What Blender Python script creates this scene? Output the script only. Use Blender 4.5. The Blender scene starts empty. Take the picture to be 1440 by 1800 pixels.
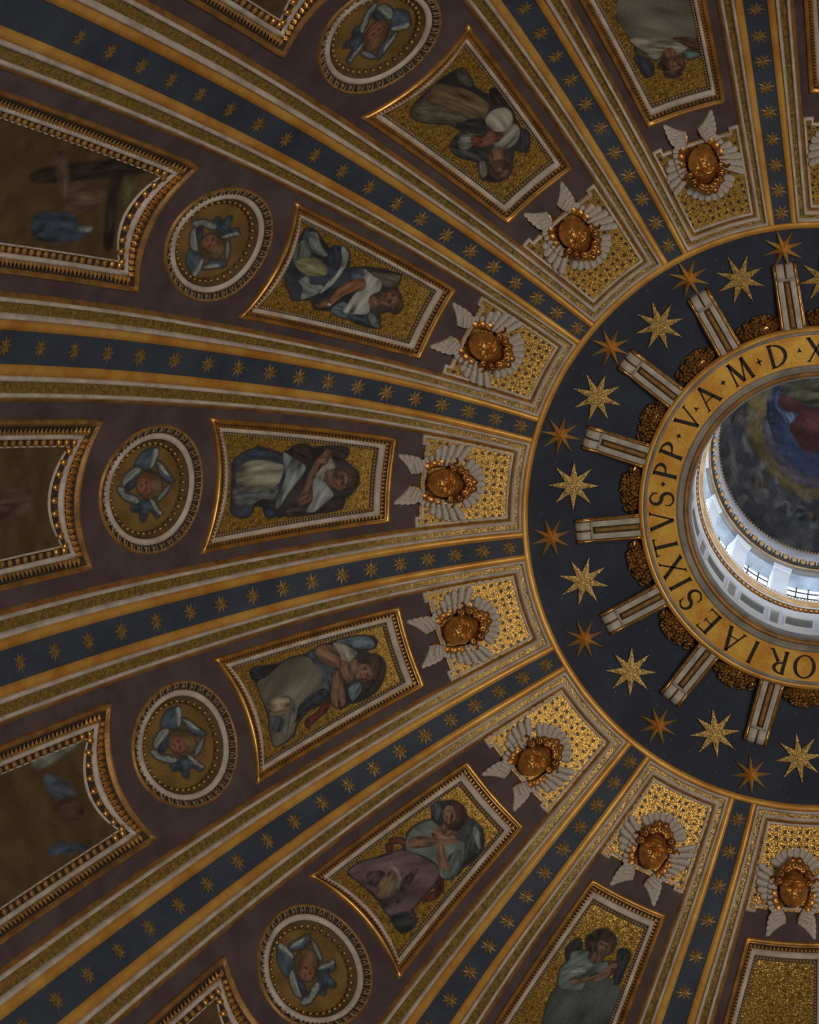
import bpy, math, random
import numpy as np
from mathutils import Matrix, Vector

random.seed(7); rng = np.random.default_rng(7)
PI = math.pi
SC = bpy.context.scene
COL = SC.collection

# ------------------------------------------------------------------ camera
FOCAL = 6811.80; CAM = (1.45739, -11.66054, -97.68718); AX, AY = 0.126759, -0.013873; PPX, PPY = 1442.833, 959.393
ca, sa, cb, sb = math.cos(AX), math.sin(AX), math.cos(AY), math.sin(AY)
right = Vector((cb, -sb * sa, -sb * ca)); down = Vector((0, ca, -sa)); fwd = Vector((sb, cb * sa, cb * ca))
cam_data = bpy.data.cameras.new('camera'); cam = bpy.data.objects.new('camera', cam_data); COL.objects.link(cam)
m = Matrix.Identity(4)
for i, v in enumerate((right, -down, -fwd)):
    for j in range(3): m[j][i] = v[j]
m.translation = CAM
cam.matrix_world = m
cam_data.sensor_fit = 'VERTICAL'; cam_data.sensor_height = 36.0; cam_data.lens = FOCAL * 36.0 / 1800.0
cam_data.shift_x = (720.0 - PPX) / 1800.0; cam_data.shift_y = (PPY - 900.0) / 1800.0
cam_data.clip_start = 1.0; cam_data.clip_end = 400.0
SC.camera = cam

# ------------------------------------------------------------------ view and light
SC.view_settings.view_transform = 'Standard'; SC.view_settings.look = 'None'
SC.view_settings.gamma = 1.0; SC.view_settings.use_curve_mapping = False
SC.view_settings.exposure = -0.22
SC.cycles.use_denoising = True
world = bpy.data.worlds.new('basilica_air'); SC.world = world; world.use_nodes = True
world.node_tree.nodes['Background'].inputs[0].default_value = (1.0, 0.93, 0.84, 1)
world.node_tree.nodes['Background'].inputs[1].default_value = 0.075      # light bounced up from nave and crossing

def area_light(name, loc, target, w, h, power, col):
    d = bpy.data.lights.new(name, 'AREA'); d.shape = 'RECTANGLE'; d.size = w; d.size_y = h; d.energy = power; d.color = col
    o = bpy.data.objects.new(name, d); COL.objects.link(o); o.location = loc
    o.rotation_euler = (Vector(target) - Vector(loc)).to_track_quat('-Z', 'Y').to_euler()
    return o
# daylight through the sixteen tall windows of the drum under the dome
for k in range(16):
    a = PI / 16 + k * PI / 8
    area_light('drum_window_light', (20.6 * math.cos(a), 20.6 * math.sin(a), -33.0), (0, 0, -30.0), 2.6, 6.0, 62.0, (0.92, 0.96, 1.0))
# daylight from the open arm of the church that lies beyond the right of the picture
area_light('nave_daylight', (36.0, -14.0, -88.0), (-6, 0, -3), 30.0, 26.0, 27500.0, (1.0, 0.92, 0.80))

# ------------------------------------------------------------------ chart of the dome: (sigma, r, n)
PHI0 = 0.0879925
PROF = (-0.0758818, -22.9992851, 1.8028410)
OFF = (0.0355320, 0.0536307)
TW = (-0.0107184, 0.0006949, -0.0022337, 0.0176819)
DS = np.array([-20, -5, -3.5, -2.5, -1.5, -.5, .5, 1.5, 2.5, 3.5, 5, 20])
DV = np.array([0, 0, .00205, -.02055, .02432, -.02111, -.00119, -.00666, .02232, -.00244, 0, 0])
SEC = PI / 8

def zr(r):
    u = r / 21.0
    return PROF[0] * u**2 + PROF[1] * u**4 + PROF[2] * u**8
def dzr(r): return (zr(r + .005) - zr(r - .005)) / .01
_rr = np.linspace(0, 23, 2301); _ss = np.concatenate([[0], np.cumsum(np.hypot(np.diff(_rr), np.diff(zr(_rr))))])
def arc(r): return np.interp(r, _rr, _ss)
def arc_inv(s): return np.interp(s, _ss, _rr)
def fade(r):
    t = np.clip((15.5 - r) / 8.0, 0, 1); return t * t * (3 - 2 * t)
def phi_of(sg, r):
    ph = PI + PHI0 - (sg + np.interp(sg, DS, DV)) * SEC
    return ph + fade(r) * (TW[0] * np.sin(ph) + TW[1] * np.cos(ph) + TW[2] * np.sin(2 * ph) + TW[3] * np.cos(2 * ph))
def dome(sg, r, n=0.0):
    """point of the dome: sigma counts sectors, r is the plan radius, n the height off the vault (towards the room)"""
    sg, r, n = np.broadcast_arrays(np.asarray(sg, float), np.asarray(r, float), np.asarray(n, float))
    s = fade(r); ph = phi_of(sg, r); dz = dzr(r); L = np.hypot(1, dz); q = r + n * dz / L
    return np.stack([q * np.cos(ph) + s * OFF[0], q * np.sin(ph) + s * OFF[1], zr(r) - n / L], -1)
def lat(k, w, r): return k + np.asarray(w) / (SEC * np.asarray(r))
def frame(sg, r, n=0.0, spin=0.0):
    """tangent frame: X along the ring, Y up towards the oculus, Z into the room"""
    o = dome(sg, r, n); x = dome(sg + .001, r, n) - dome(sg - .001, r, n); y = dome(sg, r - .01, n) - dome(sg, r + .01, n)
    x /= np.linalg.norm(x); y -= x * (x @ y); y /= np.linalg.norm(y); z = np.cross(x, y)
    m = Matrix.Identity(4)
    for i, v in enumerate((x, y, z)):
        for j in range(3): m[j][i] = v[j]
    m.translation = o
    return m @ Matrix.Rotation(spin, 4, 'Z')

# ------------------------------------------------------------------ object helpers
def mesh_obj(name, V, F, mat, parent=None, smooth=False, uv=None, col=None):
    me = bpy.data.meshes.new(name)
    V = np.asarray(V, float).reshape(-1, 3)
    F = np.asarray(F) if not isinstance(F, list) else F
    if isinstance(F, np.ndarray) and F.ndim == 2:
        nf, nv = F.shape
        me.vertices.add(len(V)); me.vertices.foreach_set('co', V.ravel())
        me.loops.add(nf * nv); me.loops.foreach_set('vertex_index', F.ravel().astype(np.int32))
        me.polygons.add(nf); me.polygons.foreach_set('loop_start', np.arange(0, nf * nv, nv, dtype=np.int32))
        me.update(calc_edges=True)
    else:
        me.from_pydata(V.tolist(), [], [list(f) for f in F]); me.update()
    if smooth: me.polygons.foreach_set('use_smooth', np.ones(len(me.polygons), bool))
    if uv is not None:
        li = np.empty(len(me.loops), np.int32); me.loops.foreach_get('vertex_index', li)
        l = me.uv_layers.new(name='UVMap'); l.data.foreach_set('uv', np.asarray(uv, float)[li].ravel())
    if col is not None:
        a = me.color_attributes.new('paint', 'FLOAT_COLOR', 'POINT'); a.data.foreach_set('color', np.asarray(col, float).ravel())
    me.materials.append(mat)
    o = bpy.data.objects.new(name, me); COL.objects.link(o)
    if parent is not None: o.parent = parent
    return o
def tag(o, label=None, cat=None, group=None, kind=None):
    for k, v in (('label', label), ('category', cat), ('group', group), ('kind', kind)):
        if v: o[k] = v
    return o
def empty(name, m=None, loc=None):
    o = bpy.data.objects.new(name, None); COL.objects.link(o); o.empty_display_size = .2
    if m is not None: o.matrix_world = m
    if loc is not None: o.location = loc
    return o
def copy_part(o, parent):
    c = o.copy(); COL.objects.link(c); c.parent = parent
    for ch in o.children: copy_part(ch, c)
    return c
def inst(name, me, parent, m=None):
    o = bpy.data.objects.new(name, me); COL.objects.link(o); o.parent = parent
    if m is not None: o.matrix_local = m
    return o
def grid_faces(a, b, closed=False, flip=False):
    i = np.arange(a - 1)[:, None]; j = np.arange(b if closed else b - 1)[None, :]
    p = i * b + j; q = i * b + (j + 1) % b
    F = np.stack([p, q, q + b, p + b], -1).reshape(-1, 4)
    return F[:, ::-1] if flip else F
class MB:
    """collects pieces of one part"""
    def __init__(s): s.V = []; s.F = []; s.n = 0
    def add(s, V, F):
        V = np.asarray(V, float).reshape(-1, 3); s.V.append(V); s.F += [tuple(int(x) + s.n for x in f) for f in F]; s.n += len(V); return s
    def box(s, c, h, R=None):
        V = np.array([[x, y, z] for x in (-1, 1) for y in (-1, 1) for z in (-1, 1)], float) * h
        if R is not None: V = V @ np.asarray(R).T
        return s.add(V + c, [(0, 1, 3, 2), (4, 6, 7, 5), (0, 4, 5, 1), (2, 3, 7, 6), (0, 2, 6, 4), (1, 5, 7, 3)])
    def ball(s, c, rad, nu=8, nv=6):
        rad = np.broadcast_to(np.asarray(rad, float), (3,))
        t = np.linspace(0, PI, nv + 1); u = np.linspace(0, 2 * PI, nu, endpoint=False)
        V = np.stack([np.sin(t)[:, None] * np.cos(u), np.sin(t)[:, None] * np.sin(u), np.cos(t)[:, None] + 0 * u], -1)
        return s.add(V.reshape(-1, 3) * rad + c, grid_faces(nv + 1, nu, True, True))
    def tube(s, pts, rad, n=8):
        pts = np.asarray(pts, float); rad = np.broadcast_to(np.asarray(rad, float), (len(pts),))
        T = np.gradient(pts, axis=0); T /= np.linalg.norm(T, axis=1)[:, None] + 1e-9
        ref = np.array([0, 0, 1.0]); A = np.cross(T, ref); bad = np.linalg.norm(A, axis=1) < 1e-3; A[bad] = (1, 0, 0)
        A /= np.linalg.norm(A, axis=1)[:, None]; B = np.cross(T, A)
        u = np.linspace(0, 2 * PI, n, endpoint=False)
        V = pts[:, None] + rad[:, None, None] * (np.cos(u)[None, :, None] * A[:, None] + np.sin(u)[None, :, None] * B[:, None])
        b = len(pts)
        s.add(V.reshape(-1, 3), list(grid_faces(b, n, True)) + [tuple(range(n))[::-1], tuple((b - 1) * n + i for i in range(n))])
        return s
    def build(s, name, mat, parent=None, smooth=False, at=None):
        V = np.concatenate(s.V); 
        if at is not None: V = V - np.asarray(at)
        return mesh_obj(name, V, s.F, mat, parent, smooth)
def sheet(k, W, R, N, closed=False):
    """rows of (w, r, n) -> world vertices, faces, uv; W,R,N are (rows, cols)"""
    W, R, N = np.broadcast_arrays(np.asarray(W, float), np.asarray(R, float), np.asarray(N, float))
    V = dome(lat(k, W, R), R, N)
    return V.reshape(-1, 3), grid_faces(W.shape[0], W.shape[1], closed), np.stack([W, arc(R)], -1).reshape(-1, 2)
def loft(name, k, rows, mat, parent, at, closed=True, smooth=False):
    """rows: list of (m,2) outlines in (w,r) with heights: [(outline, n), ...]"""
    W = np.array([o[:, 0] for o, n in rows]); R = np.array([o[:, 1] for o, n in rows]); N = np.array([np.full(len(o), n) for o, n in rows])
    V, F, uv = sheet(k, W, R, N, closed)
    return mesh_obj(name, V - np.asarray(at), F, mat, parent, smooth, uv)

# ------------------------------------------------------------------ materials
def lin(c):
    c = np.asarray(c, float) / 255.0
    return np.where(c <= .04045, c / 12.92, ((c + .055) / 1.055) ** 2.4)
LIT = 0.38                                   # photographed tone = albedo x LIT, about
def alb(c, g=1.0): return tuple(np.clip(lin(c) / LIT * g, 0, .92)) + (1.0,)
class NT:
    def __init__(s, name):
        s.m = bpy.data.materials.new(name); s.m.use_nodes = True; s.t = s.m.node_tree; s.b = s.t.nodes['Principled BSDF']
    def n(s, typ, **kw):
        x = s.t.nodes.new(typ)
        for k, v in kw.items():
            if k.startswith('_'): setattr(x, k[1:], v)
            else:
                key = int(k[1:]) if k[0] == 'i' and k[1:].isdigit() else k.replace('__', ' ')
                x.inputs[key].default_value = v
        return x
    def l(s, a, b): s.t.links.new(a, b)
    def coord(s, kind='Object'): return s.n('ShaderNodeTexCoord').outputs[kind]
    def ramp(s, fac, stops):
        r = s.n('ShaderNodeValToRGB'); e = r.color_ramp.elements
        while len(e) < len(stops): e.new(.5)
        for x, (p, c) in zip(e, stops): x.position = p; x.color = c if len(c) == 4 else (*c, 1)
        s.l(fac, r.inputs[0]); return r.outputs[0]
    def mix(s, f, a, b, mode='MIX'):
        x = s.n('ShaderNodeMix', _data_type='RGBA', _blend_type=mode)
        for v, i in ((f, 0), (a, 6), (b, 7)):
            if hasattr(v, 'links'): s.l(v, x.inputs[i])
            else: x.inputs[i].default_value = v
        return x.outputs[2]
    def noise(s, vec, scale, detail=3, rough=.6):
        x = s.n('ShaderNodeTexNoise', Scale=scale, Detail=detail, Roughness=rough); s.l(vec, x.inputs[0]); return x.outputs[0]
    def bump(s, h, strength=.3, dist=.02):
        x = s.n('ShaderNodeBump', Strength=strength, Distance=dist); s.l(h, x.inputs['Height']); s.l(x.outputs[0], s.b.inputs['Normal'])
    def set(s, base=None, rough=None, metal=None, spec=None):
        for v, k in ((base, 'Base Color'), (rough, 'Roughness'), (metal, 'Metallic'), (spec, 'Specular IOR Level')):
            if v is None: continue
            if hasattr(v, 'links'): s.l(v, s.b.inputs[k])
            else: s.b.inputs[k].default_value = v
        return s.m
def plaster(name, c0, c1, scale, rough=.85, bump=.15, metal=0.0, stops=(.35, .65), spec=.3):
    t = NT(name); v = t.coord(); f = t.noise(v, scale, 5, .65)
    base = t.ramp(f, [(stops[0], alb(c0)), (stops[1], alb(c1))])
    t.bump(t.noise(v, scale * 6, 2), bump, .03)
    return t.set(base, rough, metal, spec)
M = {}
M['purple'] = plaster('dark_purple_plaster', (50, 40, 41), (62, 52, 51), .9)
M['white'] = plaster('aged_white_stucco', (118, 108, 99), (146, 136, 126), 1.6, .7)
M['whitebr'] = plaster('pale_bracket_stucco', (112, 106, 98), (138, 132, 122), 2.4, .6)
M['gilt'] = plaster('flat_orange_gilding', (134, 90, 38), (168, 125, 62), .8, .42, .2, .35)
M['giltd'] = plaster('dull_brown_gilding', (84, 60, 32), (116, 84, 44), 2.0, .45, .3, .25)
M['ring'] = plaster('gold_inscription_ground', (142, 96, 34), (174, 126, 54), 1.6, .45, .2, .35)
M['grey'] = plaster('grey_stone_moulding', (84, 80, 74), (112, 106, 98), 1.5, .6)
M['black'] = plaster('black_letter_paint', (22, 17, 12), (34, 27, 20), 8, .6, .1)
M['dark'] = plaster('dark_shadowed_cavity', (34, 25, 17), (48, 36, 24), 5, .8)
M['marble'] = plaster('white_lantern_marble', (150, 152, 156), (168, 170, 174), 1.2, .5, .05)
M['stone'] = plaster('grey_weathered_soffit', (84, 90, 96), (116, 122, 128), 1.4, .8, .1)
M['darkpanel'] = plaster('dark_green_stone_panel', (66, 66, 60), (84, 84, 76), 1.4, .4, .05)
M['lgold'] = plaster('lantern_gilding', (128, 98, 60), (160, 130, 88), 3.0, .45, .2, .2)
M['beadm'] = plaster('dull_pale_beads', (86, 72, 52), (112, 96, 74), 5, .6)
M['cordm'] = plaster('brown_gilt_cord', (92, 68, 38), (122, 92, 52), 6, .5, .2, .2)
M['brown'] = plaster('brown_gilded_ground', (54, 40, 24), (72, 54, 32), 4, .7, .2, .1)
M['iron'] = plaster('dark_window_iron', (34, 36, 42), (44, 46, 52), 6, .5)
M['iron2'] = plaster('dark_grey_recess', (44, 40, 38), (58, 54, 50), 3, .7)
M['grey2'] = plaster('pale_grey_cornice', (128, 126, 130), (150, 148, 152), 2, .6)

def blue_ground(name, c0, c1):
    t = NT(name); v = t.coord(); uv = t.coord('UV')
    base = t.ramp(t.noise(v, .8, 5, .6), [(.3, alb(c0)), (.7, alb(c1))])
    vo = t.n('ShaderNodeTexVoronoi', Scale=4.6, Randomness=.5); t.l(uv, vo.inputs[0])
    dots = t.ramp(vo.outputs['Distance'], [(.06, (1, 1, 1)), (.10, (0, 0, 0))])
    base = t.mix(dots, base, alb((62, 64, 66)))
    t.bump(t.noise(v, 9, 2), .1, .03)
    return t.set(base, .7, 0, .3)
M['blue'] = blue_ground('dark_blue_ground', (26, 29, 38), (36, 40, 50)); M['ribblue'] = blue_ground('slate_blue_rib', (34, 38, 47), (45, 50, 59))

def tesserae(t, vec, scale=58.0):
    vo = t.n('ShaderNodeTexVoronoi', Scale=scale, Randomness=.9); t.l(vec, vo.inputs[0])
    sep = t.n('ShaderNodeSeparateColor'); t.l(vo.outputs['Color'], sep.inputs[0])
    return vo, sep
def jitter_normal(t, vo, amount):
    """every tessera is set at a slightly different tilt"""
    g = t.n('ShaderNodeNewGeometry'); sub = t.n('ShaderNodeVectorMath', _operation='SUBTRACT'); sub.inputs[1].default_value = (.5, .5, .5); t.l(vo.outputs['Color'], sub.inputs[0])
    sc = t.n('ShaderNodeVectorMath', _operation='SCALE'); sc.inputs['Scale'].default_value = amount; t.l(sub.outputs[0], sc.inputs[0])
    ad = t.n('ShaderNodeVectorMath', _operation='ADD'); t.l(g.outputs['Normal'], ad.inputs[0]); t.l(sc.outputs[0], ad.inputs[1])
    nm = t.n('ShaderNodeVectorMath', _operation='NORMALIZE'); t.l(ad.outputs[0], nm.inputs[0]); t.l(nm.outputs[0], t.b.inputs['Normal'])
def gold_mosaic(name, dot_scale=5.0, dots=True, c0=(84, 62, 26), c1=(128, 98, 42), rnd=.22, jit=.32, metal=.6):
    t = NT(name); uv = t.coord('UV'); vo, sep = tesserae(t, uv)
    base = t.ramp(sep.outputs[0], [(.1, alb(c0)), (.75, alb(c1)), (1.0, alb((152, 120, 60)))])
    if dots:
        d = t.n('ShaderNodeTexVoronoi', Scale=dot_scale, Randomness=rnd); t.l(uv, d.inputs[0])
        ad = t.n('ShaderNodeMath', _operation='ADD'); t.l(d.outputs['Distance'], ad.inputs[0])
        nz = t.n('ShaderNodeMath', _operation='MULTIPLY', i1=.10); t.l(t.noise(uv, 16, 2), nz.inputs[0]); t.l(nz.outputs[0], ad.inputs[1])
        f = t.ramp(ad.outputs[0], [(.25, (1, 1, 1)), (.35, (0, 0, 0))])
        base = t.mix(f, base, alb((44, 30, 12)))
        mm = t.n('ShaderNodeMath', _operation='MULTIPLY_ADD', i1=-metal, i2=metal); t.l(f, mm.inputs[0]); metal = mm.outputs[0]
    else:
        pat = t.ramp(t.noise(uv, 7, 3), [(.38, (.62, .62, .62)), (.62, (1.08, 1.08, 1.08))]); base = t.mix(1.0, base, pat, 'MULTIPLY')
    jitter_normal(t, vo, jit)
    return t.set(base, .38, metal, .5)
M['plate'] = gold_mosaic('gold_mosaic_with_dark_dots', 5.2)
M['band'] = gold_mosaic('gold_mosaic_border_band', 4.6, False, c0=(82, 66, 32), c1=(116, 92, 46), rnd=.9, jit=.3, metal=.45)
M['starmos'] = gold_mosaic('gold_mosaic_star', 7, False, c0=(94, 74, 36), c1=(132, 105, 52), jit=.22, metal=.35)
M['ribstar'] = gold_mosaic('dull_gold_rib_star', 7, False, c0=(76, 58, 30), c1=(104, 80, 42), jit=.4, metal=.3)

def metal_gold(name, c, rough, scale=6.0, cav=(50, 28, 10)):
    t = NT(name); v = t.coord(); g = t.n('ShaderNodeNewGeometry')
    base = t.ramp(t.noise(v, scale, 4), [(.3, alb(cav)), (.62, alb(c))])
    t.bump(t.noise(v, scale * 5, 2), .15, .02)
    return t.set(base, rough, .8, .5)
M['relief'] = metal_gold('burnished_bronze_gold', (156, 114, 58), .40, 3.0, (112, 78, 38))
M['reliefd'] = metal_gold('dark_bronze_gold', (138, 98, 50), .38, 4.0, (78, 50, 24))
M['rstar'] = plaster('orange_gilt_star', (164, 112, 58), (192, 142, 80), 2.0, .35, .1, .3)
M['bracketgold'] = metal_gold('bracket_edge_gilding', (156, 118, 66), .34, 4.0, (104, 74, 38))
M['cluster'] = metal_gold('dark_bronze_fruit', (130, 98, 54), .3, 7.0, (64, 44, 22))
M['roll'] = metal_gold('gilt_roll_moulding', (152, 114, 60), .4, 2.0, (112, 80, 40))
M['lgold2'] = metal_gold('pale_gilt_beads', (122, 98, 58), .45, 5.0, (84, 64, 34))

def feather():
    t = NT('grey_white_feather'); v = t.coord('Object')
    base = t.ramp(t.noise(v, 4, 4), [(.3, alb((104, 97, 90))), (.7, alb((142, 134, 126)))])
    return t.set(base, .7, 0, .3)
M['feather'] = feather()

def painted():
    """mosaic picture: colours of the picture in the attribute, its alpha says where plain gold ground shows"""
    t = NT('figured_mosaic'); uv = t.coord('UV'); vo, sep = tesserae(t, uv, 36)
    at = t.n('ShaderNodeAttribute', _attribute_name='paint')
    gold = t.ramp(sep.outputs[0], [(.1, alb((90, 68, 30))), (.75, alb((132, 102, 46))), (1, alb((176, 142, 76)))])
    d = t.n('ShaderNodeTexVoronoi', Scale=4.6, Randomness=.5); t.l(uv, d.inputs[0])
    f = t.ramp(d.outputs['Distance'], [(.2, (1, 1, 1)), (.3, (0, 0, 0))])
    gold = t.mix(f, gold, alb((92, 68, 30)))
    tone = t.ramp(sep.outputs[1], [(0, (.90, .90, .90)), (1, (1.08, 1.08, 1.08))])
    pic = t.mix(1.0, at.outputs['Color'], tone, 'MULTIPLY')
    base = t.mix(at.outputs['Alpha'], gold, pic)
    inv = t.n('ShaderNodeMath', _operation='SUBTRACT', i0=1.0); t.l(at.outputs['Alpha'], inv.inputs[1])
    me = t.n('ShaderNodeMath', _operation='MULTIPLY', i1=.7); t.l(inv.outputs[0], me.inputs[0])
    ro = t.n('ShaderNodeMath', _operation='MULTIPLY_ADD', i1=.25, i2=.42); t.l(at.outputs['Alpha'], ro.inputs[0])
    jitter_normal(t, vo, .4)
    return t.set(base, ro.outputs[0], me.outputs[0], .3)
M['picture'] = painted()

def glass():
    t = NT('bright_sky_through_glass'); t.set((.6, .7, .85, 1), .3)
    t.b.inputs['Emission Color'].default_value = (.80, .89, 1.0, 1); t.b.inputs['Emission Strength'].default_value = 2.6
    return t.m
M['glass'] = glass()

# ------------------------------------------------------------------ who is who: one phrase for each sector of the vault
LONG = {-4: 'cut-off cherub at the top right corner', -3: 'cream-robed angel at the top edge', -2: 'upside-down angel with white sleeves',
        -1: 'angel in white and blue reaching down', 0: 'angel in blue-grey robe with folded arms', 1: 'angel in olive skirt with red sash',
        2: 'angel in mauve skirt with crossed hands', 3: 'angel in pale green sleeves', 4: 'bare gold panel at the bottom edge'}
SHORT = {-5: 'right-hand edge', -4: 'cut-off corner cherub', -3: 'cream-robed angel', -2: 'white-sleeved angel', -1: 'reaching angel', 0: 'blue-grey angel',
         1: 'olive-skirted angel', 2: 'mauve-skirted angel', 3: 'green-sleeved angel', 4: 'bare gold panel', 5: 'right-hand edge'}
SECTORS = list(range(-4, 5))
R_IN, R_END = 7.51, 21.2

# widths of the rib, half, at plan radius r: blue, gilt border, white fillet, mosaic band, inner fillet, gilt edge
_RB = np.array([7.5, 8.7, 12.55, 17.4, 21.2])
_WB = np.array([[.215, .235, .288, .378, .445], [.36, .40, .482, .616, .72], [.44, .48, .578, .755, .89], [.55, .59, .746, 1.0, 1.18], [.63, .672, .823, 1.10, 1.30], [.72, .765, .927, 1.22, 1.44]])
def RW(i, r): return np.interp(r, _RB, _WB[i])

# ---- outlines in (w, r)
def angel_half(r): return 1.013 + (r - 10.75) / 3.97 * .559
def angel_outline(i, ns=26, no=24, ni=12):
    rin = 10.75 + i * 1.05; ro = lambda u: (14.72 - i * .80) - (.29 - .14 * i) * (1 - u * u)
    hw = lambda r: angel_half(r) - i * .9
    t = np.linspace(0, 1, ns, endpoint=False); u = np.linspace(1, -1, no, endpoint=False); v = np.linspace(-1, 1, ni, endpoint=False)
    r1 = rin + (ro(1) - rin) * t
    a = np.stack([hw(r1), r1], 1)
    wo = hw(ro(1)); b = np.stack([u * wo, ro(u)], 1)
    r2 = ro(1) + (rin - ro(1)) * t; c = np.stack([-hw(r2), r2], 1)
    d = np.stack([v * hw(rin), np.full(ni, rin)], 1)
    return np.concatenate([a, b, c, d])
MED_R, MED_A, MED_B = 15.66, 1.50, .915
def med_outline(q, m=72):
    t = np.linspace(0, 2 * PI, m, endpoint=False)
    return np.stack([MED_A * q * np.cos(t), MED_R + MED_B * q * np.sin(t)], 1)
def low_half(r): return 1.71 + (r - 16.72) * .125
LOW_END = 20.9
def low_outline(i, ns=22, ni=26, no=10):
    rin = lambda u: 16.70 + .23 * (1 - u * u) + i / 1.85; rend = LOW_END - i / 3.8
    hw = lambda r: low_half(r) - i * .92
    t = np.linspace(0, 1, ns, endpoint=False); v = np.linspace(-1, 1, ni, endpoint=False); u = np.linspace(1, -1, no, endpoint=False)
    a0 = rin(1); r1 = a0 + (rend - a0) * t; a = np.stack([hw(r1), r1], 1)
    b = np.stack([u * hw(rend), np.full(no, rend)], 1)
    r2 = rend + (a0 - rend) * t; c = np.stack([-hw(r2), r2], 1)
    d = np.stack([v * hw(a0), rin(v)], 1)
    return np.concatenate([a, b, c, d])
def in_angel(W, R):
    rin = 10.75; u = np.clip(np.abs(W) / 1.57, 0, 1); return (R > rin + .05) & (R < 14.72 - .29 * (1 - u * u) - .04) & (np.abs(W) < angel_half(R) - .05)
def in_med(W, R): return (W / MED_A) ** 2 + ((R - MED_R) / MED_B) ** 2 < .95 ** 2
def in_low(W, R):
    u = np.clip(np.abs(W) / 1.71, 0, 1); return (R > 16.70 + .23 * (1 - u * u) + .03) & (R < LOW_END - .03) & (np.abs(W) < low_half(R) - .05)

# ------------------------------------------------------------------ the vault itself
ceiling = empty('ceiling', loc=(0, 0, 0)); tag(ceiling, 'curved inside of the vault, dark purple plaster and blue star field', kind='structure')
def ground(k, holes):
    R = np.concatenate([np.linspace(7.7, 10.6, 30), np.linspace(10.65, 16.6, 120), np.linspace(16.65, 21.2, 60)])
    U = np.linspace(-1, 1, 56)
    half = SEC / 2 * R - RW(5, R) + .06
    W = half[:, None] * U[None]; RR = np.repeat(R[:, None], len(U), 1)
    V, F, uv = sheet(k, W, RR, 0.0)
    if holes:
        cw = W.ravel()[F].mean(1); cr = RR.ravel()[F].mean(1)
        F = F[~(in_angel(cw, cr) | ((in_med(cw, cr) | in_low(cw, cr)) & (abs(k) <= 2)))]
    return mesh_obj('plaster_ground', V, F, M['purple'], ceiling, True, uv)
for k in range(-7, 9): ground(k, k in SECTORS)
# back of the vault behind the sunk panels
sg = np.linspace(-8, 8, 257); rr = np.linspace(7.3, 21.4, 60)
V = dome(sg[None, :] + 0 * rr[:, None], rr[:, None] + 0 * sg[None, :], -.55).reshape(-1, 3)
mesh_obj('vault_back', V, grid_faces(60, 257), M['dark'], ceiling, True)
# dark blue star field round the lantern ring
rr = np.linspace(4.2, 7.45, 14); SG, RR = np.meshgrid(sg, rr)
mesh_obj('star_field', dome(SG, RR, 0.0).reshape(-1, 3), grid_faces(14, 257), M['blue'], ceiling, True, np.stack([SG.ravel() * 2.2, RR.ravel()], 1))
# gilt ring round the star field
prof = [(7.36, -.02), (7.37, .13), (7.50, .15), (7.52, .13), (7.53, .05)]
V = np.concatenate([dome(sg, np.full(257, a), b) for a, b in prof]); ring0 = mesh_obj('trim_1', V, grid_faces(len(prof), 257), M['gilt'])
tag(ring0, 'gilt ring round the dark blue star field', kind='structure')

# ------------------------------------------------------------------ ribs
def small_star(R=.25, r=.115, rays=8):
    V = [(0, 0, .03)]; 
    for i in range(rays * 2):
        a = i * PI / rays; q = R if i % 2 == 0 else r
        V.append((q * math.sin(a), q * math.cos(a), .0))
    return V, [(0, 1 + (i + 1) % (rays * 2), 1 + i) for i in range(rays * 2)]
sv, sf = small_star()
_tmp = mesh_obj('star', sv, sf, M['ribstar'], None, False, np.array(sv)[:, :2] + 3.3); star_me = _tmp.data; bpy.data.objects.remove(_tmp)
RIB_STARS = {-3.5: [7.79, 8.37, 9.01, 9.66, 10.33, 10.95, 11.59, 12.2, 12.85, 13.5], -1.5: [7.76, 8.4, 9.01, 9.66, 10.32, 10.99, 11.67, 12.37, 13.01, 13.72, 14.39, 15.04, 15.69, 16.29, 16.87, 17.44, 17.97, 18.48, 18.98, 19.45],
             3.5: [7.99, 8.82, 9.70, 10.55, 11.41, 12.25, 13.1]}
STD = [7.87, 8.53, 9.21, 9.88, 10.54, 11.23, 11.9, 12.57, 13.21, 13.84, 14.49, 15.09, 15.72, 16.34, 16.89, 17.43, 17.95, 18.46, 18.95, 19.43, 19.9, 20.3]
def rib(k, idx, full):
    name = 'trim_%d' % idx
    at = dome(k, 12.0, 0); e = empty(name, loc=tuple(at))
    tag(e, 'blue rib with gold stars between the %s and the %s' % (SHORT.get(int(k - .5), ''), SHORT.get(int(k + .5), '')) if full else None, kind='structure')
    R = np.linspace(R_IN, R_END, 90); B = RW(0, R); G = RW(1, R)
    W = np.stack([-B, 0 * B, B]); V, F, uv = sheet(k, W, R[None] + 0 * W, .10); mesh_obj('blue_band', V - at, F[:, ::-1], M['ribblue'], e, True, uv)
    for s in (-1, 1):
        W = np.stack([s * B, s * B, s * G, s * G]); N = np.array([.09, .13, .13, .05])[:, None] + 0 * W
        V, F, uv = sheet(k, W, R[None] + 0 * W, N); mesh_obj('gilt_border', V - at, F, M['gilt'], e, False, uv)
    if full:
        rs = RIB_STARS.get(k, STD)
        for i, r in enumerate(rs):
            if r > 20.4: break
            f = frame(k, r, .105, random.uniform(0, .7)); f.translation -= Vector(at)
            w = .92 + .12 * (r - 8) / 10
            inst('star', star_me, e, f @ Matrix.Diagonal((w, w * random.uniform(.9, 1.05), 1, 1)))
    return e
ti = 2
for k in [x + .5 for x in range(-7, 9)]:
    rib(k, ti, -4.6 < k < 4.6); ti += 1

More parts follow.
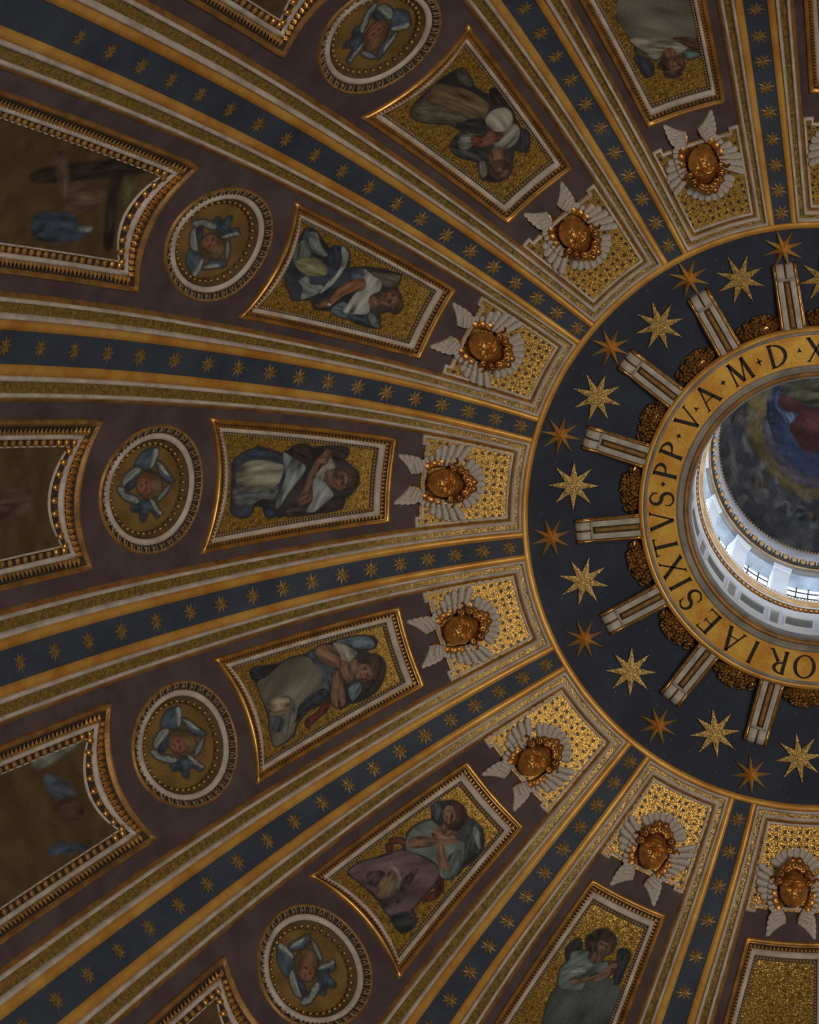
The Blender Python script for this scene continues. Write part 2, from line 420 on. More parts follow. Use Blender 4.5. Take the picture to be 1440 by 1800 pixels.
# ------------------------------------------------------------------ U-shaped border of each sector
TOPS = [7.53, 7.62, 7.70, 7.79, 7.86]
def u_line(i, m=70, top=14):
    t = TOPS[i]; R = np.linspace(R_END, t, m); w = SEC / 2 * R - RW(i + 1, R)
    x = np.linspace(1, -1, top)[1:-1] * w[-1]
    return np.concatenate([np.stack([w, R], 1), np.stack([x, np.full(len(x), t)], 1), np.stack([-w[::-1], R[::-1]], 1)])
def blend(a, b, f): return a * (1 - f) + b * f
def sector_border(k, idx, full):
    at = dome(k, 9.0, 0); e = empty('trim_%d' % idx, loc=tuple(at))
    tag(e, 'white and gold mosaic border framing the sector of the %s' % SHORT[k] if full else None, kind='structure')
    L = [u_line(i) for i in range(5)]
    for nm, rows, mt in (
        ('white_fillet', [(L[0], .04), (blend(L[0], L[1], .08), .17), (blend(L[0], L[1], .35), .20), (blend(L[0], L[1], .75), .18), (L[1], .07)], 'white'),
        ('gold_mosaic_band', [(L[1], .075), (L[2], .075)], 'band'),
        ('white_fillet', [(L[2], .06), (blend(L[2], L[3], .15), .15), (blend(L[2], L[3], .6), .15), (L[3], .10)], 'white'),
        ('gilt_edge', [(L[3], .10), (blend(L[3], L[4], .3), .10), (blend(L[3], L[4], .5), .05), (blend(L[3], L[4], .8), .04), (L[4], -.02)], 'giltd')):
        loft(nm, k, rows, M[mt], e, at, closed=False)
for k in range(-7, 9):
    sector_border(k, ti, k in SECTORS)
    ti += 1

# ------------------------------------------------------------------ mosaic pictures: shapes of the figures in (sigma*1000, r*100)
PAINT = {
 ('angel', 0): [
  ((44, 41, 42), [(126,1409),(95,1409),(-52,1411),(-102,1410),(-157,1365),(-125,1315),(-163,1290),(-159,1253),(-167,1208),(-161,1173),(-104,1181),(-50,1152),(21,1144),(77,1157),(103,1174),(151,1176),(164,1219),(171,1275),(162,1300),(165,1314),(114,1344),(104,1363),(148,1373),(150,1392)]),
  ((45, 40, 42), [(-161,1230),(-168,1202),(-161,1173),(-119,1176),(-90,1192),(-109,1210)]),
  ((38, 34, 36), [(130,1222),(100,1203),(90,1171),(144,1176),(161,1196),(164,1219)]),
  ((45, 36, 32), [(-163,1290),(-174,1271),(-159,1253),(-107,1250),(-94,1266),(-119,1287)]),
  ((50, 56, 68), [(-52,1411),(-102,1410),(-130,1385),(-157,1365),(-136,1340),(-106,1314),(-75,1304),(-20,1304),(35,1311),(88,1320),(78,1345),(98,1363),(143,1373),(147,1392),(126,1409),(95,1409),(45,1404),(-1,1409)]),
  ((74, 80, 82), [(22,1406),(48,1385),(47,1354),(16,1317),(82,1321),(78,1348),(103,1371),(98,1395),(78,1407)]),
  ((106, 106, 90), [(-28,1404),(-68,1397),(-95,1380),(-98,1351),(-82,1321),(-72,1308),(-26,1309),(16,1317),(37,1341),(44,1372),(30,1394),(6,1401)]),
  ((45, 52, 64), [(-125,1323),(-106,1306),(-75,1305),(-88,1321),(-107,1357),(-99,1391),(-68,1400),(-96,1405),(-124,1385),(-148,1362)]),
  ((96, 103, 104), [(-131,1312),(-107,1289),(-69,1262),(-18,1268),(62,1294),(132,1314),(113,1319),(35,1308),(-32,1302)]),
  ((45, 50, 62), [(102,1343),(119,1320),(144,1314),(166,1325),(157,1339)]),
  ((48, 46, 48), [(159,1300),(130,1292),(115,1273),(131,1253),(157,1253),(168,1275)]),
  ((104, 108, 106), [(3,1242),(-9,1229),(46,1204),(87,1196),(131,1219),(160,1236),(157,1253),(132,1248),(95,1240)]),
  ((112, 107, 98), [(-115,1219),(-123,1211),(-62,1196),(-42,1216),(5,1217),(-9,1231),(-36,1238)]),
  ((86, 62, 49), [(96,1271),(40,1261),(-36,1252),(-108,1236),(-156,1219),(-130,1206),(-82,1217),(-42,1233),(16,1242),(94,1246),(124,1259)]),
  ((76, 54, 44), [(115,1272),(72,1266),(67,1249),(88,1240),(125,1251),(129,1265)]),
  ((92, 67, 53), [(-96,1212),(-83,1214),(-73,1218),(-70,1224),(-73,1231),(-82,1236),(-95,1238),(-107,1237),(-117,1233),(-120,1227),(-117,1220),(-108,1215)]),
  ((88, 65, 51), [(-35,1218),(-49,1199),(20,1188),(39,1207)]),
  ((56, 43, 34), [(0,1142),(34,1144),(58,1153),(66,1166),(56,1179),(31,1189),(-1,1194),(-33,1192),(-57,1183),(-67,1171),(-58,1157),(-34,1146)]),
  ((90, 66, 52), [(7,1163),(32,1165),(51,1171),(57,1181),(50,1190),(31,1198),(5,1201),(-20,1200),(-38,1193),(-45,1184),(-38,1174),(-19,1167)]),
 ],
 ('angel', 1): [
  ((44, 41, 42), [(-173,1409),(-171,1382),(-157,1350),(-153,1295),(-160,1269),(-167,1223),(-124,1142),(-68,1144),(-66,1169),(29,1138),(91,1143),(157,1174),(165,1217),(153,1235),(157,1259),(109,1274),(93,1317),(136,1356),(171,1369),(172,1410),(47,1400),(-108,1402)]),
  ((40, 42, 50), [(-173,1409),(-177,1390),(-128,1387),(-117,1404)]),
  ((72, 80, 90), [(-167,1223),(-160,1191),(-143,1160),(-109,1144),(-69,1145),(-80,1171),(-106,1188),(-128,1195)]),
  ((75, 90, 96), [(83,1227),(77,1203),(118,1202),(152,1228)]),
  ((84, 81, 69), [(-114,1401),(-125,1376),(-151,1351),(-164,1325),(-149,1296),(-118,1280),(-50,1270),(13,1266),(71,1268),(85,1290),(68,1313),(106,1345),(165,1368),(181,1396),(172,1410),(107,1407),(35,1398),(-48,1401)]),
  ((42, 44, 54), [(51,1329),(28,1281),(71,1268),(86,1296),(87,1322),(124,1354),(97,1353)]),
  ((84, 84, 78), [(-10,1355),(31,1342),(91,1345),(147,1371),(167,1390),(124,1379),(86,1363)]),
  ((60, 66, 72), [(49,1398),(60,1381),(89,1373),(130,1387),(112,1402)]),
  ((108, 98, 78), [(-2,1396),(-21,1381),(-10,1355),(29,1351),(68,1360),(60,1381),(38,1396)]),
  ((66, 74, 82), [(-152,1286),(-153,1270),(-78,1260),(-39,1242),(4,1245),(39,1270),(5,1274),(-60,1272),(-105,1282)]),
  ((100, 74, 57), [(-153,1270),(-171,1255),(-151,1232),(-90,1223),(-37,1223),(-49,1244),(-90,1265)]),
  ((108, 103, 94), [(-162,1230),(-138,1207),(-72,1185),(-37,1206),(19,1214),(-34,1220),(-97,1222)]),
  ((98, 72, 56), [(-69,1225),(-30,1207),(52,1212),(53,1226),(1,1231)]),
  ((92, 67, 52), [(48,1261),(-13,1246),(-15,1232),(45,1234),(130,1241),(153,1248),(147,1264),(106,1270)]),
  ((84, 33, 23), [(100,1276),(130,1283),(148,1307),(166,1336),(136,1331),(132,1308),(97,1285)]),
  ((92, 68, 54), [(9,1188),(28,1192),(39,1199),(38,1207),(25,1212),(6,1215),(-17,1214),(-36,1209),(-46,1203),(-46,1195),(-34,1189),(-14,1186)]),
  ((58, 44, 34), [(64,1137),(95,1145),(110,1158),(106,1171),(85,1182),(51,1187),(15,1186),(-16,1178),(-32,1166),(-30,1152),(-9,1141),(26,1135)]),
  ((96, 70, 55), [(59,1165),(80,1171),(89,1180),(85,1190),(70,1198),(47,1203),(23,1202),(3,1196),(-7,1187),(-4,1177),(11,1169),(34,1165)]),
  ((52, 40, 33), [(90,1191),(101,1165),(153,1177),(141,1196)]),
 ],
 ('angel', 2): [
  ((44, 41, 42), [(-187,1405),(-139,1334),(-96,1292),(-142,1268),(-144,1237),(-114,1208),(-177,1186),(-147,1165),(-111,1145),(-22,1146),(20,1143),(92,1139),(176,1174),(161,1226),(164,1247),(133,1271),(124,1286),(119,1324),(125,1359),(172,1370),(161,1407),(80,1400),(-29,1396),(-144,1404)]),
  ((52, 60, 62), [(22,1162),(20,1143),(73,1140),(144,1157),(167,1178),(148,1194),(148,1217),(156,1236),(94,1202)]),
  ((88, 96, 96), [(49,1150),(92,1147),(158,1170),(130,1171)]),
  ((56, 64, 66), [(-177,1186),(-167,1176),(-120,1178),(-98,1200),(-130,1199)]),
  ((88, 36, 28), [(-174,1302),(-144,1282),(-119,1280),(-107,1288),(-132,1289),(-159,1303)]),
  ((80, 32, 26), [(-166,1313),(-152,1306),(-126,1315),(-143,1321)]),
  ((74, 31, 25), [(107,1279),(114,1269),(166,1290),(164,1315),(137,1332),(121,1323),(149,1304)]),
  ((84, 68, 68), [(-187,1405),(-177,1373),(-135,1336),(-103,1300),(-42,1281),(21,1269),(86,1266),(116,1290),(119,1324),(125,1356),(108,1377),(76,1398),(30,1399),(-33,1394),(-83,1398),(-144,1404)]),
  ((58, 46, 46), [(-128,1377),(-88,1353),(-59,1360),(-53,1383),(-95,1390)]),
  ((60, 48, 50), [(4,1341),(3,1312),(19,1297),(45,1336),(69,1367),(45,1371)]),
  ((40, 44, 46), [(80,1400),(113,1372),(172,1370),(182,1389),(157,1406),(115,1404)]),
  ((104, 94, 90), [(-93,1344),(-61,1336),(-14,1338),(21,1354),(4,1341),(-33,1326),(-74,1331)]),
  ((94, 78, 58), [(-53,1383),(-67,1361),(-61,1339),(-24,1336),(9,1353),(14,1375),(-13,1392)]),
  ((84, 90, 84), [(-96,1288),(-138,1266),(-144,1237),(-118,1210),(-69,1206),(39,1195),(84,1190),(134,1215),(160,1245),(142,1268),(107,1271),(64,1261),(-13,1270),(-67,1285)]),
  ((62, 74, 68), [(72,1227),(94,1202),(152,1230),(159,1260),(125,1268),(94,1247)]),
  ((90, 66, 52), [(-115,1274),(-102,1251),(-39,1228),(-12,1235),(-48,1264),(-80,1280)]),
  ((98, 72, 55), [(-17,1229),(0,1217),(68,1237),(112,1240),(120,1255),(81,1261),(29,1247)]),
  ((100, 74, 57), [(-70,1227),(-65,1204),(-2,1194),(53,1197),(14,1223),(-26,1229)]),
  ((92, 68, 54), [(1,1181),(12,1188),(12,1196),(3,1204),(-14,1208),(-33,1209),(-51,1206),(-62,1199),(-63,1190),(-55,1182),(-38,1178),(-17,1177)]),
  ((56, 40, 32), [(-15,1147),(8,1160),(14,1174),(1,1186),(-26,1193),(-60,1192),(-93,1185),(-117,1173),(-124,1158),(-113,1146),(-86,1139),(-49,1139)]),
  ((96, 72, 57), [(-58,1161),(-42,1169),(-37,1178),(-43,1185),(-58,1188),(-79,1188),(-101,1182),(-117,1175),(-123,1166),(-117,1159),(-102,1155),(-80,1156)]),
 ],
 ('angel', 3): [
  ((58, 64, 64), [(-103,1304),(-25,1267),(153,1243),(218,1324),(120,1411),(-31,1424),(-104,1351)]),
  ((40, 38, 38), [(-161,1232),(-155,1212),(-132,1197),(-97,1213),(-115,1229),(-123,1251)]),
  ((36, 38, 46), [(87,1182),(119,1173),(154,1181),(157,1213),(160,1249),(133,1246),(116,1211)]),
  ((80, 91, 88), [(-130,1281),(-136,1266),(-120,1247),(-130,1229),(-93,1217),(-54,1212),(21,1221),(60,1213),(72,1231),(18,1249),(3,1260),(2,1289),(-63,1302),(-103,1304)]),
  ((96, 104, 100), [(-123,1279),(-94,1259),(-55,1244),(-16,1252),(-46,1266),(-92,1274)]),
  ((96, 72, 57), [(-75,1276),(-10,1264),(49,1243),(68,1220),(92,1207),(116,1211),(107,1228),(72,1254),(2,1273),(-48,1289)]),
  ((72, 53, 43), [(25,1208),(29,1216),(23,1224),(8,1229),(-12,1231),(-31,1228),(-45,1222),(-50,1214),(-44,1207),(-29,1201),(-9,1199),(11,1202)]),
  ((52, 41, 33), [(50,1167),(57,1181),(45,1194),(19,1203),(-16,1206),(-50,1202),(-74,1192),(-83,1179),(-72,1165),(-46,1155),(-10,1152),(26,1157)]),
  ((44, 36, 30), [(-40,1189),(-32,1198),(-32,1207),(-40,1211),(-55,1211),(-72,1207),(-87,1199),(-96,1190),(-97,1182),(-88,1177),(-73,1176),(-56,1181)]),
  ((88, 64, 51), [(40,1182),(45,1191),(40,1199),(25,1205),(5,1206),(-15,1203),(-30,1196),(-36,1187),(-31,1179),(-16,1173),(5,1172),(25,1175)]),
 ],
 ('angel', -1): [
  ((44, 41, 42), [(-184,1423),(-189,1397),(-141,1358),(-179,1336),(-156,1314),(-91,1302),(-130,1270),(-172,1194),(-97,1190),(-54,1168),(22,1166),(69,1196),(147,1182),(163,1230),(139,1268),(138,1296),(155,1329),(116,1345),(142,1376),(120,1389),(56,1413),(-75,1421)]),
  ((50, 58, 68), [(-184,1423),(-182,1411),(-89,1382),(-80,1353),(-70,1332),(-77,1309),(-93,1293),(-126,1269),(-65,1258),(-14,1295),(81,1319),(116,1345),(119,1368),(139,1376),(132,1386),(84,1387),(50,1414),(1,1413),(-115,1415)]),
  ((80, 88, 88), [(-182,1411),(-189,1397),(-144,1377),(-115,1355),(-99,1363),(-104,1389),(-146,1405)]),
  ((76, 78, 74), [(-75,1421),(-134,1417),(-120,1401),(-84,1387),(-41,1395),(-17,1408)]),
  ((98, 97, 68), [(-31,1408),(-66,1392),(-77,1364),(-52,1343),(-19,1339),(5,1358),(10,1381),(-4,1399)]),
  ((38, 45, 56), [(-133,1359),(-169,1349),(-161,1331),(-125,1323),(-75,1327),(-87,1345)]),
  ((118, 122, 118), [(-177,1338),(-166,1320),(-127,1312),(-54,1310),(22,1318),(77,1332),(48,1332),(-27,1322),(-97,1319)]),
  ((106, 112, 112), [(48,1385),(16,1371),(48,1359),(35,1334),(81,1337),(116,1354),(129,1364),(72,1372)]),
  ((60, 70, 84), [(-69,1294),(-117,1270),(-65,1258),(-30,1286)]),
  ((74, 86, 94), [(138,1296),(79,1279),(90,1256),(75,1221),(105,1218),(157,1262)]),
  ((46, 54, 62), [(141,1262),(110,1224),(147,1201),(156,1231)]),
  ((64, 64, 58), [(-118,1254),(-141,1226),(-172,1194),(-104,1192),(-77,1209),(-99,1227)]),
  ((78, 86, 86), [(103,1216),(86,1206),(147,1182),(147,1201)]),
  ((126, 128, 121), [(-117,1270),(-104,1244),(-95,1223),(-42,1218),(4,1231),(89,1218),(124,1250),(126,1271),(77,1268),(9,1262),(-32,1251)]),
  ((98, 64, 45), [(-72,1260),(-37,1287),(15,1301),(88,1308),(112,1301),(90,1293),(33,1279),(-19,1249)]),
  ((86, 60, 44), [(136,1333),(94,1316),(97,1301),(127,1301),(147,1319)]),
  ((146, 140, 132), [(111,1300),(115,1300),(119,1301),(121,1302),(122,1304),(120,1306),(117,1307),(112,1308),(108,1307),(106,1305),(106,1303),(107,1301)]),
  ((88, 60, 45), [(8,1202),(27,1200),(44,1202),(56,1208),(57,1216),(49,1223),(34,1229),(15,1230),(-2,1228),(-13,1222),(-15,1214),(-8,1207)]),
  ((70, 50, 36), [(-22,1157),(4,1155),(27,1157),(41,1163),(42,1171),(30,1179),(8,1186),(-17,1188),(-39,1187),(-53,1181),(-54,1173),(-43,1164)]),
  ((92, 64, 47), [(-50,1171),(-23,1169),(1,1173),(18,1182),(21,1193),(12,1203),(-9,1210),(-34,1212),(-58,1209),(-74,1200),(-79,1189),(-70,1179)]),
 ],
 ('angel', -2): [
  ((44, 41, 42), [(-125,1405),(-144,1393),(-125,1353),(-152,1315),(-175,1324),(-183,1273),(-171,1247),(-159,1213),(-176,1196),(-107,1162),(-63,1187),(28,1150),(99,1151),(157,1185),(108,1219),(151,1261),(130,1289),(56,1291),(66,1324),(148,1380),(136,1403),(91,1408),(-20,1411)]),
  ((70, 62, 46), [(95,1406),(133,1401),(147,1384),(125,1359),(66,1324),(40,1283),(-6,1258),(-97,1291),(-122,1297),(-119,1328),(-97,1357),(-61,1384),(-20,1407),(47,1405)]),
  ((54, 54, 45), [(-125,1405),(-144,1393),(-132,1361),(-109,1359),(-88,1380)]),
  ((84, 68, 46), [(-13,1411),(-65,1378),(-105,1345),(-117,1302),(-64,1289),(2,1318),(31,1361),(48,1393)]),
  ((70, 68, 54), [(107,1403),(55,1393),(47,1360),(9,1338),(-2,1305),(30,1303),(65,1332),(120,1361),(136,1386)]),
  ((38, 39, 42), [(-2,1305),(-60,1287),(-44,1266),(2,1262),(35,1285),(58,1313)]),
  ((36, 30, 30), [(-171,1326),(-193,1318),(-190,1285),(-183,1273),(-139,1294),(-145,1310)]),
  ((48, 45, 50), [(-146,1210),(-175,1200),(-138,1175),(-93,1168),(-90,1184)]),
  ((50, 53, 54), [(135,1287),(80,1294),(52,1285),(101,1253),(50,1230),(64,1207),(104,1221),(151,1261)]),
  ((96, 96, 90), [(106,1282),(64,1286),(27,1273),(49,1255),(96,1256),(116,1269)]),
  ((108, 106, 97), [(-90,1232),(-147,1233),(-154,1215),(-116,1198),(-53,1195),(-7,1218),(-24,1227)]),
  ((118, 113, 102), [(-57,1277),(-110,1286),(-166,1275),(-174,1254),(-142,1235),(-90,1232),(-54,1250)]),
  ((92, 60, 45), [(36,1269),(7,1252),(-49,1256),(-54,1238),(-81,1227),(-33,1223),(28,1233),(62,1252)]),
  ((90, 44, 36), [(40,1271),(19,1258),(24,1243),(58,1258)]),
  ((84, 78, 68), [(109,1215),(82,1207),(111,1186),(157,1185)]),
  ((90, 62, 47), [(-13,1179),(12,1171),(40,1169),(63,1173),(75,1183),(72,1196),(56,1208),(31,1216),(4,1218),(-18,1213),(-30,1203),(-29,1191)]),
  ((72, 50, 38), [(19,1155),(44,1148),(73,1148),(98,1154),(112,1164),(111,1177),(97,1188),(73,1195),(45,1195),(21,1189),(6,1179),(6,1166)]),
 ],
 ('angel', -3): [
  ((86, 82, 72), [(107,1373),(-222,1325),(-169,1230),(136,1275)]),
  ((110, 105, 90), [(136,1275),(-9,1253),(-129,1231),(-117,1213),(-54,1204),(0,1221),(37,1210),(72,1213),(93,1231),(132,1257)]),
  ((66, 82, 78), [(-106,1208),(-165,1198),(-164,1189),(-109,1188),(-91,1198)]),
  ((58, 58, 46), [(136,1252),(93,1231),(87,1215),(134,1233)]),
  ((42, 46, 56), [(155,1232),(109,1219),(85,1198),(110,1179),(144,1181),(155,1210)]),
  ((68, 45, 32), [(-59,1246),(-180,1229),(-173,1204),(-120,1216)]),
  ((88, 58, 45), [(-51,1206),(-41,1199),(-24,1195),(-6,1196),(9,1200),(17,1208),(16,1216),(5,1223),(-11,1226),(-29,1226),(-44,1222),(-52,1214)]),
  ((58, 40, 32), [(-20,1186),(-10,1180),(7,1177),(26,1178),(41,1182),(50,1189),(49,1196),(38,1202),(22,1205),(4,1205),(-12,1200),(-20,1194)]),
  ((66, 46, 36), [(-43,1161),(-34,1157),(-16,1156),(7,1158),(28,1162),(41,1168),(43,1173),(34,1176),(16,1177),(-7,1175),(-27,1171),(-40,1166)]),
  ((92, 61, 48), [(-75,1180),(-63,1172),(-42,1167),(-18,1168),(2,1173),(12,1182),(11,1192),(-2,1200),(-22,1204),(-45,1203),(-65,1198),(-76,1190)]),
 ],
 ('medal', 0): [
  ((58, 68, 80), [(-95,1589),(-128,1582),(-150,1572),(-158,1557),(-155,1548),(-114,1550),(-80,1555),(-79,1574)]),
  ((112, 119, 116), [(-155,1555),(-153,1547),(-117,1549),(-83,1554),(-83,1559),(-121,1557)]),
  ((58, 66, 76), [(-100,1548),(-102,1541),(-59,1524),(-22,1511),(-21,1525),(-52,1539)]),
  ((112, 118, 113), [(-100,1546),(-95,1538),(-66,1527),(-44,1519),(-57,1532)]),
  ((88, 93, 91), [(-8,1516),(26,1523),(53,1535),(49,1541),(19,1532)]),
  ((100, 106, 101), [(-16,1607),(-47,1607),(-70,1597),(-83,1587),(-76,1576),(-54,1581),(-20,1593)]),
  ((46, 51, 63), [(-13,1604),(-39,1593),(-57,1581),(-18,1585),(5,1597)]),
  ((98, 105, 103), [(-10,1617),(-8,1607),(15,1601),(26,1587),(46,1575),(62,1578),(47,1593),(25,1608)]),
  ((50, 60, 70), [(68,1589),(54,1575),(49,1556),(66,1547),(90,1541),(110,1533),(122,1541),(87,1555),(131,1563),(123,1571),(91,1574),(88,1585)]),
  ((112, 116, 112), [(47,1555),(54,1548),(91,1537),(113,1530),(108,1538),(77,1548)]),
  ((88, 66, 43), [(-8,1533),(19,1535),(37,1544),(42,1556),(33,1568),(12,1578),(-15,1582),(-41,1580),(-59,1572),(-65,1560),(-56,1547),(-35,1537)]),
  ((98, 62, 45), [(-5,1552),(12,1554),(24,1559),(27,1566),(21,1573),(8,1579),(-9,1581),(-26,1580),(-38,1575),(-41,1568),(-36,1561),(-22,1555)]),
 ],
 ('low', -1): [
  ((36, 29, 23), [(-206,1799),(-206,1774),(-114,1760),(-20,1747),(124,1724),(121,1740),(-80,1774)]),
  ((36, 29, 23), [(-74,1877),(-209,1746),(-196,1727),(-142,1744),(-27,1867)]),
  ((66, 60, 32), [(-111,1757),(-131,1736),(-46,1732),(-25,1739)]),
  ((74, 57, 45), [(-133,1869),(-139,1852),(-89,1839),(-14,1818),(2,1825),(-66,1851)]),
  ((74, 54, 43), [(-44,1827),(-74,1810),(-79,1780),(-44,1769),(-1,1776),(31,1792),(45,1810),(25,1821)]),
  ((46, 56, 70), [(69,1855),(46,1805),(80,1786),(74,1768),(89,1768),(134,1788),(153,1839)]),
  ((106, 110, 108), [(83,1785),(72,1768),(86,1768),(96,1780)]),
 ],
 ('low', 1): [
  ((84, 86, 79), [(-224,1782),(-197,1718),(-168,1720),(-147,1745),(-147,1791)]),
  ((58, 66, 76), [(-119,1779),(-72,1755),(-21,1747),(-5,1753),(-16,1768),(-75,1785)]),
  ((54, 40, 32), [(49,1743),(67,1749),(73,1758),(67,1768),(51,1776),(28,1781),(5,1780),(-13,1774),(-20,1765),(-15,1755),(1,1746),(25,1742)]),
  ((48, 56, 72), [(115,1782),(154,1758),(167,1762),(154,1780),(117,1814),(99,1794)]),
 ],
}
CUPOLA_PAINT = [
  ((86, 72, 40), [(-240,-121),(-187,-140),(-187,-87),(-199,-40),(-193,10),(-169,60),(-119,117),(-75,148),(-30,154),(206,148),(206,180),(-30,186),(-91,183),(-150,139),(-200,85),(-231,29),(-246,-40)]),
  ((72, 64, 72), [(-199,-52),(-187,-65),(-174,-15),(-150,48),(-106,92),(-44,120),(206,117),(206,139),(-47,142),(-91,139),(-137,104),(-175,48),(-193,-2)]),
  ((38, 45, 64), [(-187,-109),(-174,-146),(-149,-159),(-143,-127),(-156,-96),(-128,-59),(-96,-71),(-30,48),(206,48),(206,117),(-30,120),(-81,104),(-137,60),(-168,4),(-184,-52)]),
  ((66, 78, 98), [(-162,-134),(-149,-143),(-156,-102),(-137,-77),(-96,-71),(-121,-37),(-143,-65),(-162,-96)]),
  ((70, 33, 30), [(-152,-118),(-127,-131),(-75,-96),(-29,-87),(206,-87),(206,48),(-30,48),(-72,48),(-90,26),(-118,-15),(-118,-40),(-93,-71),(-137,-84)]),
  ((78, 75, 50), [(-143,-146),(-90,-171),(-29,-174),(205,-171),(206,-93),(-29,-93),(-75,-102),(-112,-121)]),
  ((58, 49, 40), [(-190,129),(-193,141),(-201,150),(-213,154),(-224,150),(-232,141),(-235,129),(-232,117),(-224,108),(-212,105),(-201,108),(-193,117)]),
  ((72, 63, 57), [(-259,-68),(-262,-59),(-268,-52),(-277,-50),(-286,-52),(-293,-59),(-295,-68),(-293,-77),(-286,-84),(-277,-86),(-268,-84),(-261,-77)]),
  ((46, 50, 66), [(-302,-53),(-280,-27),(-262,4),(-256,16),(-284,-15)]),
  ((66, 57, 46), [(-32,227),(-35,236),(-41,243),(-50,245),(-59,242),(-66,236),(-68,227),(-66,218),(-59,211),(-50,208),(-41,211),(-35,218)]),
  ((40, 50, 54), [(-116,227),(-97,214),(-72,217),(-72,239),(-107,246)]),
]
def chaikin(p, n=2):
    """smooth closed outline through the given points"""
    p = np.asarray(p, float); m = 4 if n > 1 else 2; t = (np.arange(m) / m)[None, :, None]
    a, b, c, e = (np.roll(p, s, 0)[:, None] for s in (1, 0, -1, -2))
    q = .5 * (2 * b + (c - a) * t + (2 * a - 5 * b + 4 * c - e) * t**2 + (3 * b - a - 3 * c + e) * t**3)
    return q.reshape(-1, 2)
_lat = rng.random((64, 64))
def vnoise(x, y):
    x = np.asarray(x); y = np.asarray(y); i = np.floor(x).astype(int); j = np.floor(y).astype(int); f = x - i; g = y - j
    f = f * f * (3 - 2 * f); g = g * g * (3 - 2 * g); L = lambda a, b: _lat[a % 64, b % 64]
    return (L(i, j) * (1 - f) + L(i + 1, j) * f) * (1 - g) + (L(i, j + 1) * (1 - f) + L(i + 1, j + 1) * f) * g
def poly_dist(P, X, Y):
    """signed distance, positive inside"""
    d = np.full(X.shape, 1e9); ins = np.zeros(X.shape, bool); n = len(P)
    for a in range(n):
        x0, y0 = P[a]; x1, y1 = P[(a + 1) % n]; ex, ey = x1 - x0, y1 - y0
        t = np.clip(((X - x0) * ex + (Y - y0) * ey) / (ex * ex + ey * ey + 1e-12), 0, 1)
        d = np.minimum(d, np.hypot(X - x0 - t * ex, Y - y0 - t * ey))
        c = (y0 > Y) != (y1 > Y)
        with np.errstate(divide='ignore', invalid='ignore'): ins ^= c & (X < ex * (Y - y0) / (y1 - y0 + 1e-12) + x0)
    return np.where(ins, d, -d)
def paint(X, Y, shapes, base=None, soft=.014, fold=.62, under=None):
    """X, Y in metres on the wall; returns rgba"""
    X = X.ravel(); Y = Y.ravel(); C = np.zeros((len(X), 4))
    if base is not None: C[:, :3] = alb(base)[:3]; C[:, 3] = 1; C[:, :3] *= (.75 + .5 * vnoise(X * 3, Y * 3))[:, None]
    if under is not None:                     # dark contour mosaic that ties the limbs and drapery together
        best = np.full(len(X), -9.0)
        for col, P in shapes:
            P = chaikin(P, 1); lo = P.min(0) - .12; hi = P.max(0) + .12; m = np.nonzero((X > lo[0]) & (X < hi[0]) & (Y > lo[1]) & (Y < hi[1]))[0]
            if len(m): best[m] = np.maximum(best[m], poly_dist(P, X[m], Y[m]))
        a = np.clip((best + .07) / .04, 0, 1); C[:, :3] = np.array(alb(under)[:3]) * a[:, None] + C[:, :3] * (1 - a)[:, None]; C[:, 3] = np.maximum(C[:, 3], a)
    for num, (col, P) in enumerate(shapes):
        P = chaikin(P); lo = P.min(0) - .06; hi = P.max(0) + .06
        m = np.nonzero((X > lo[0]) & (X < hi[0]) & (Y > lo[1]) & (Y < hi[1]))[0]
        if not len(m): continue
        x, y = X[m], Y[m]; d = poly_dist(P, x, y); a = np.clip((d + soft) / (2 * soft), 0, 1)
        c0 = P.mean(0); u, s, vt = np.linalg.svd(P - c0, full_matrices=False)
        p = (np.stack([x, y], 1) - c0) @ vt.T; size = max(s[1] / math.sqrt(len(P)) * 1.6, .04)
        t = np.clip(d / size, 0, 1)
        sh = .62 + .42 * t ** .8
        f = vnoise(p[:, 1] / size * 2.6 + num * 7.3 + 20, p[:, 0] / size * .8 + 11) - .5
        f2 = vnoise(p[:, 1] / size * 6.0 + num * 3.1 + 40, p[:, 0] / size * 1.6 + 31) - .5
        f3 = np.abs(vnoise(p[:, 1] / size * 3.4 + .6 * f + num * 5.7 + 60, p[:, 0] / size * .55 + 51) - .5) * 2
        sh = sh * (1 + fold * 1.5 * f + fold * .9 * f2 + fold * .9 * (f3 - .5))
        c0_ = np.array(alb(col)[:3]); c = (c0_ * .9 + c0_.mean() * .12)[None] * sh[:, None]
        C[m, :3] = C[m, :3] * (1 - a)[:, None] + c * a[:, None]
        C[m, 3] = np.maximum(C[m, 3], a) if base is None else 1
    return np.clip(C, 0, 1)
def shapes_of(key):
    out = []
    for col, pts in PAINT[key]:
        p = np.array(pts, float); r = p[:, 1] / 100; out.append((col, np.stack([p[:, 0] / 1000 * SEC * r, arc(r)], 1)))
    return out
def map_shapes(shapes, c, ang=0.0, mir=1, sc=1.0):
    R = np.array([[math.cos(ang), -math.sin(ang)], [math.sin(ang), math.cos(ang)]]); out = []
    for col, p in shapes:
        q = (p - c) * (mir, 1) * sc; out.append((col, q @ R.T + c))
    return out
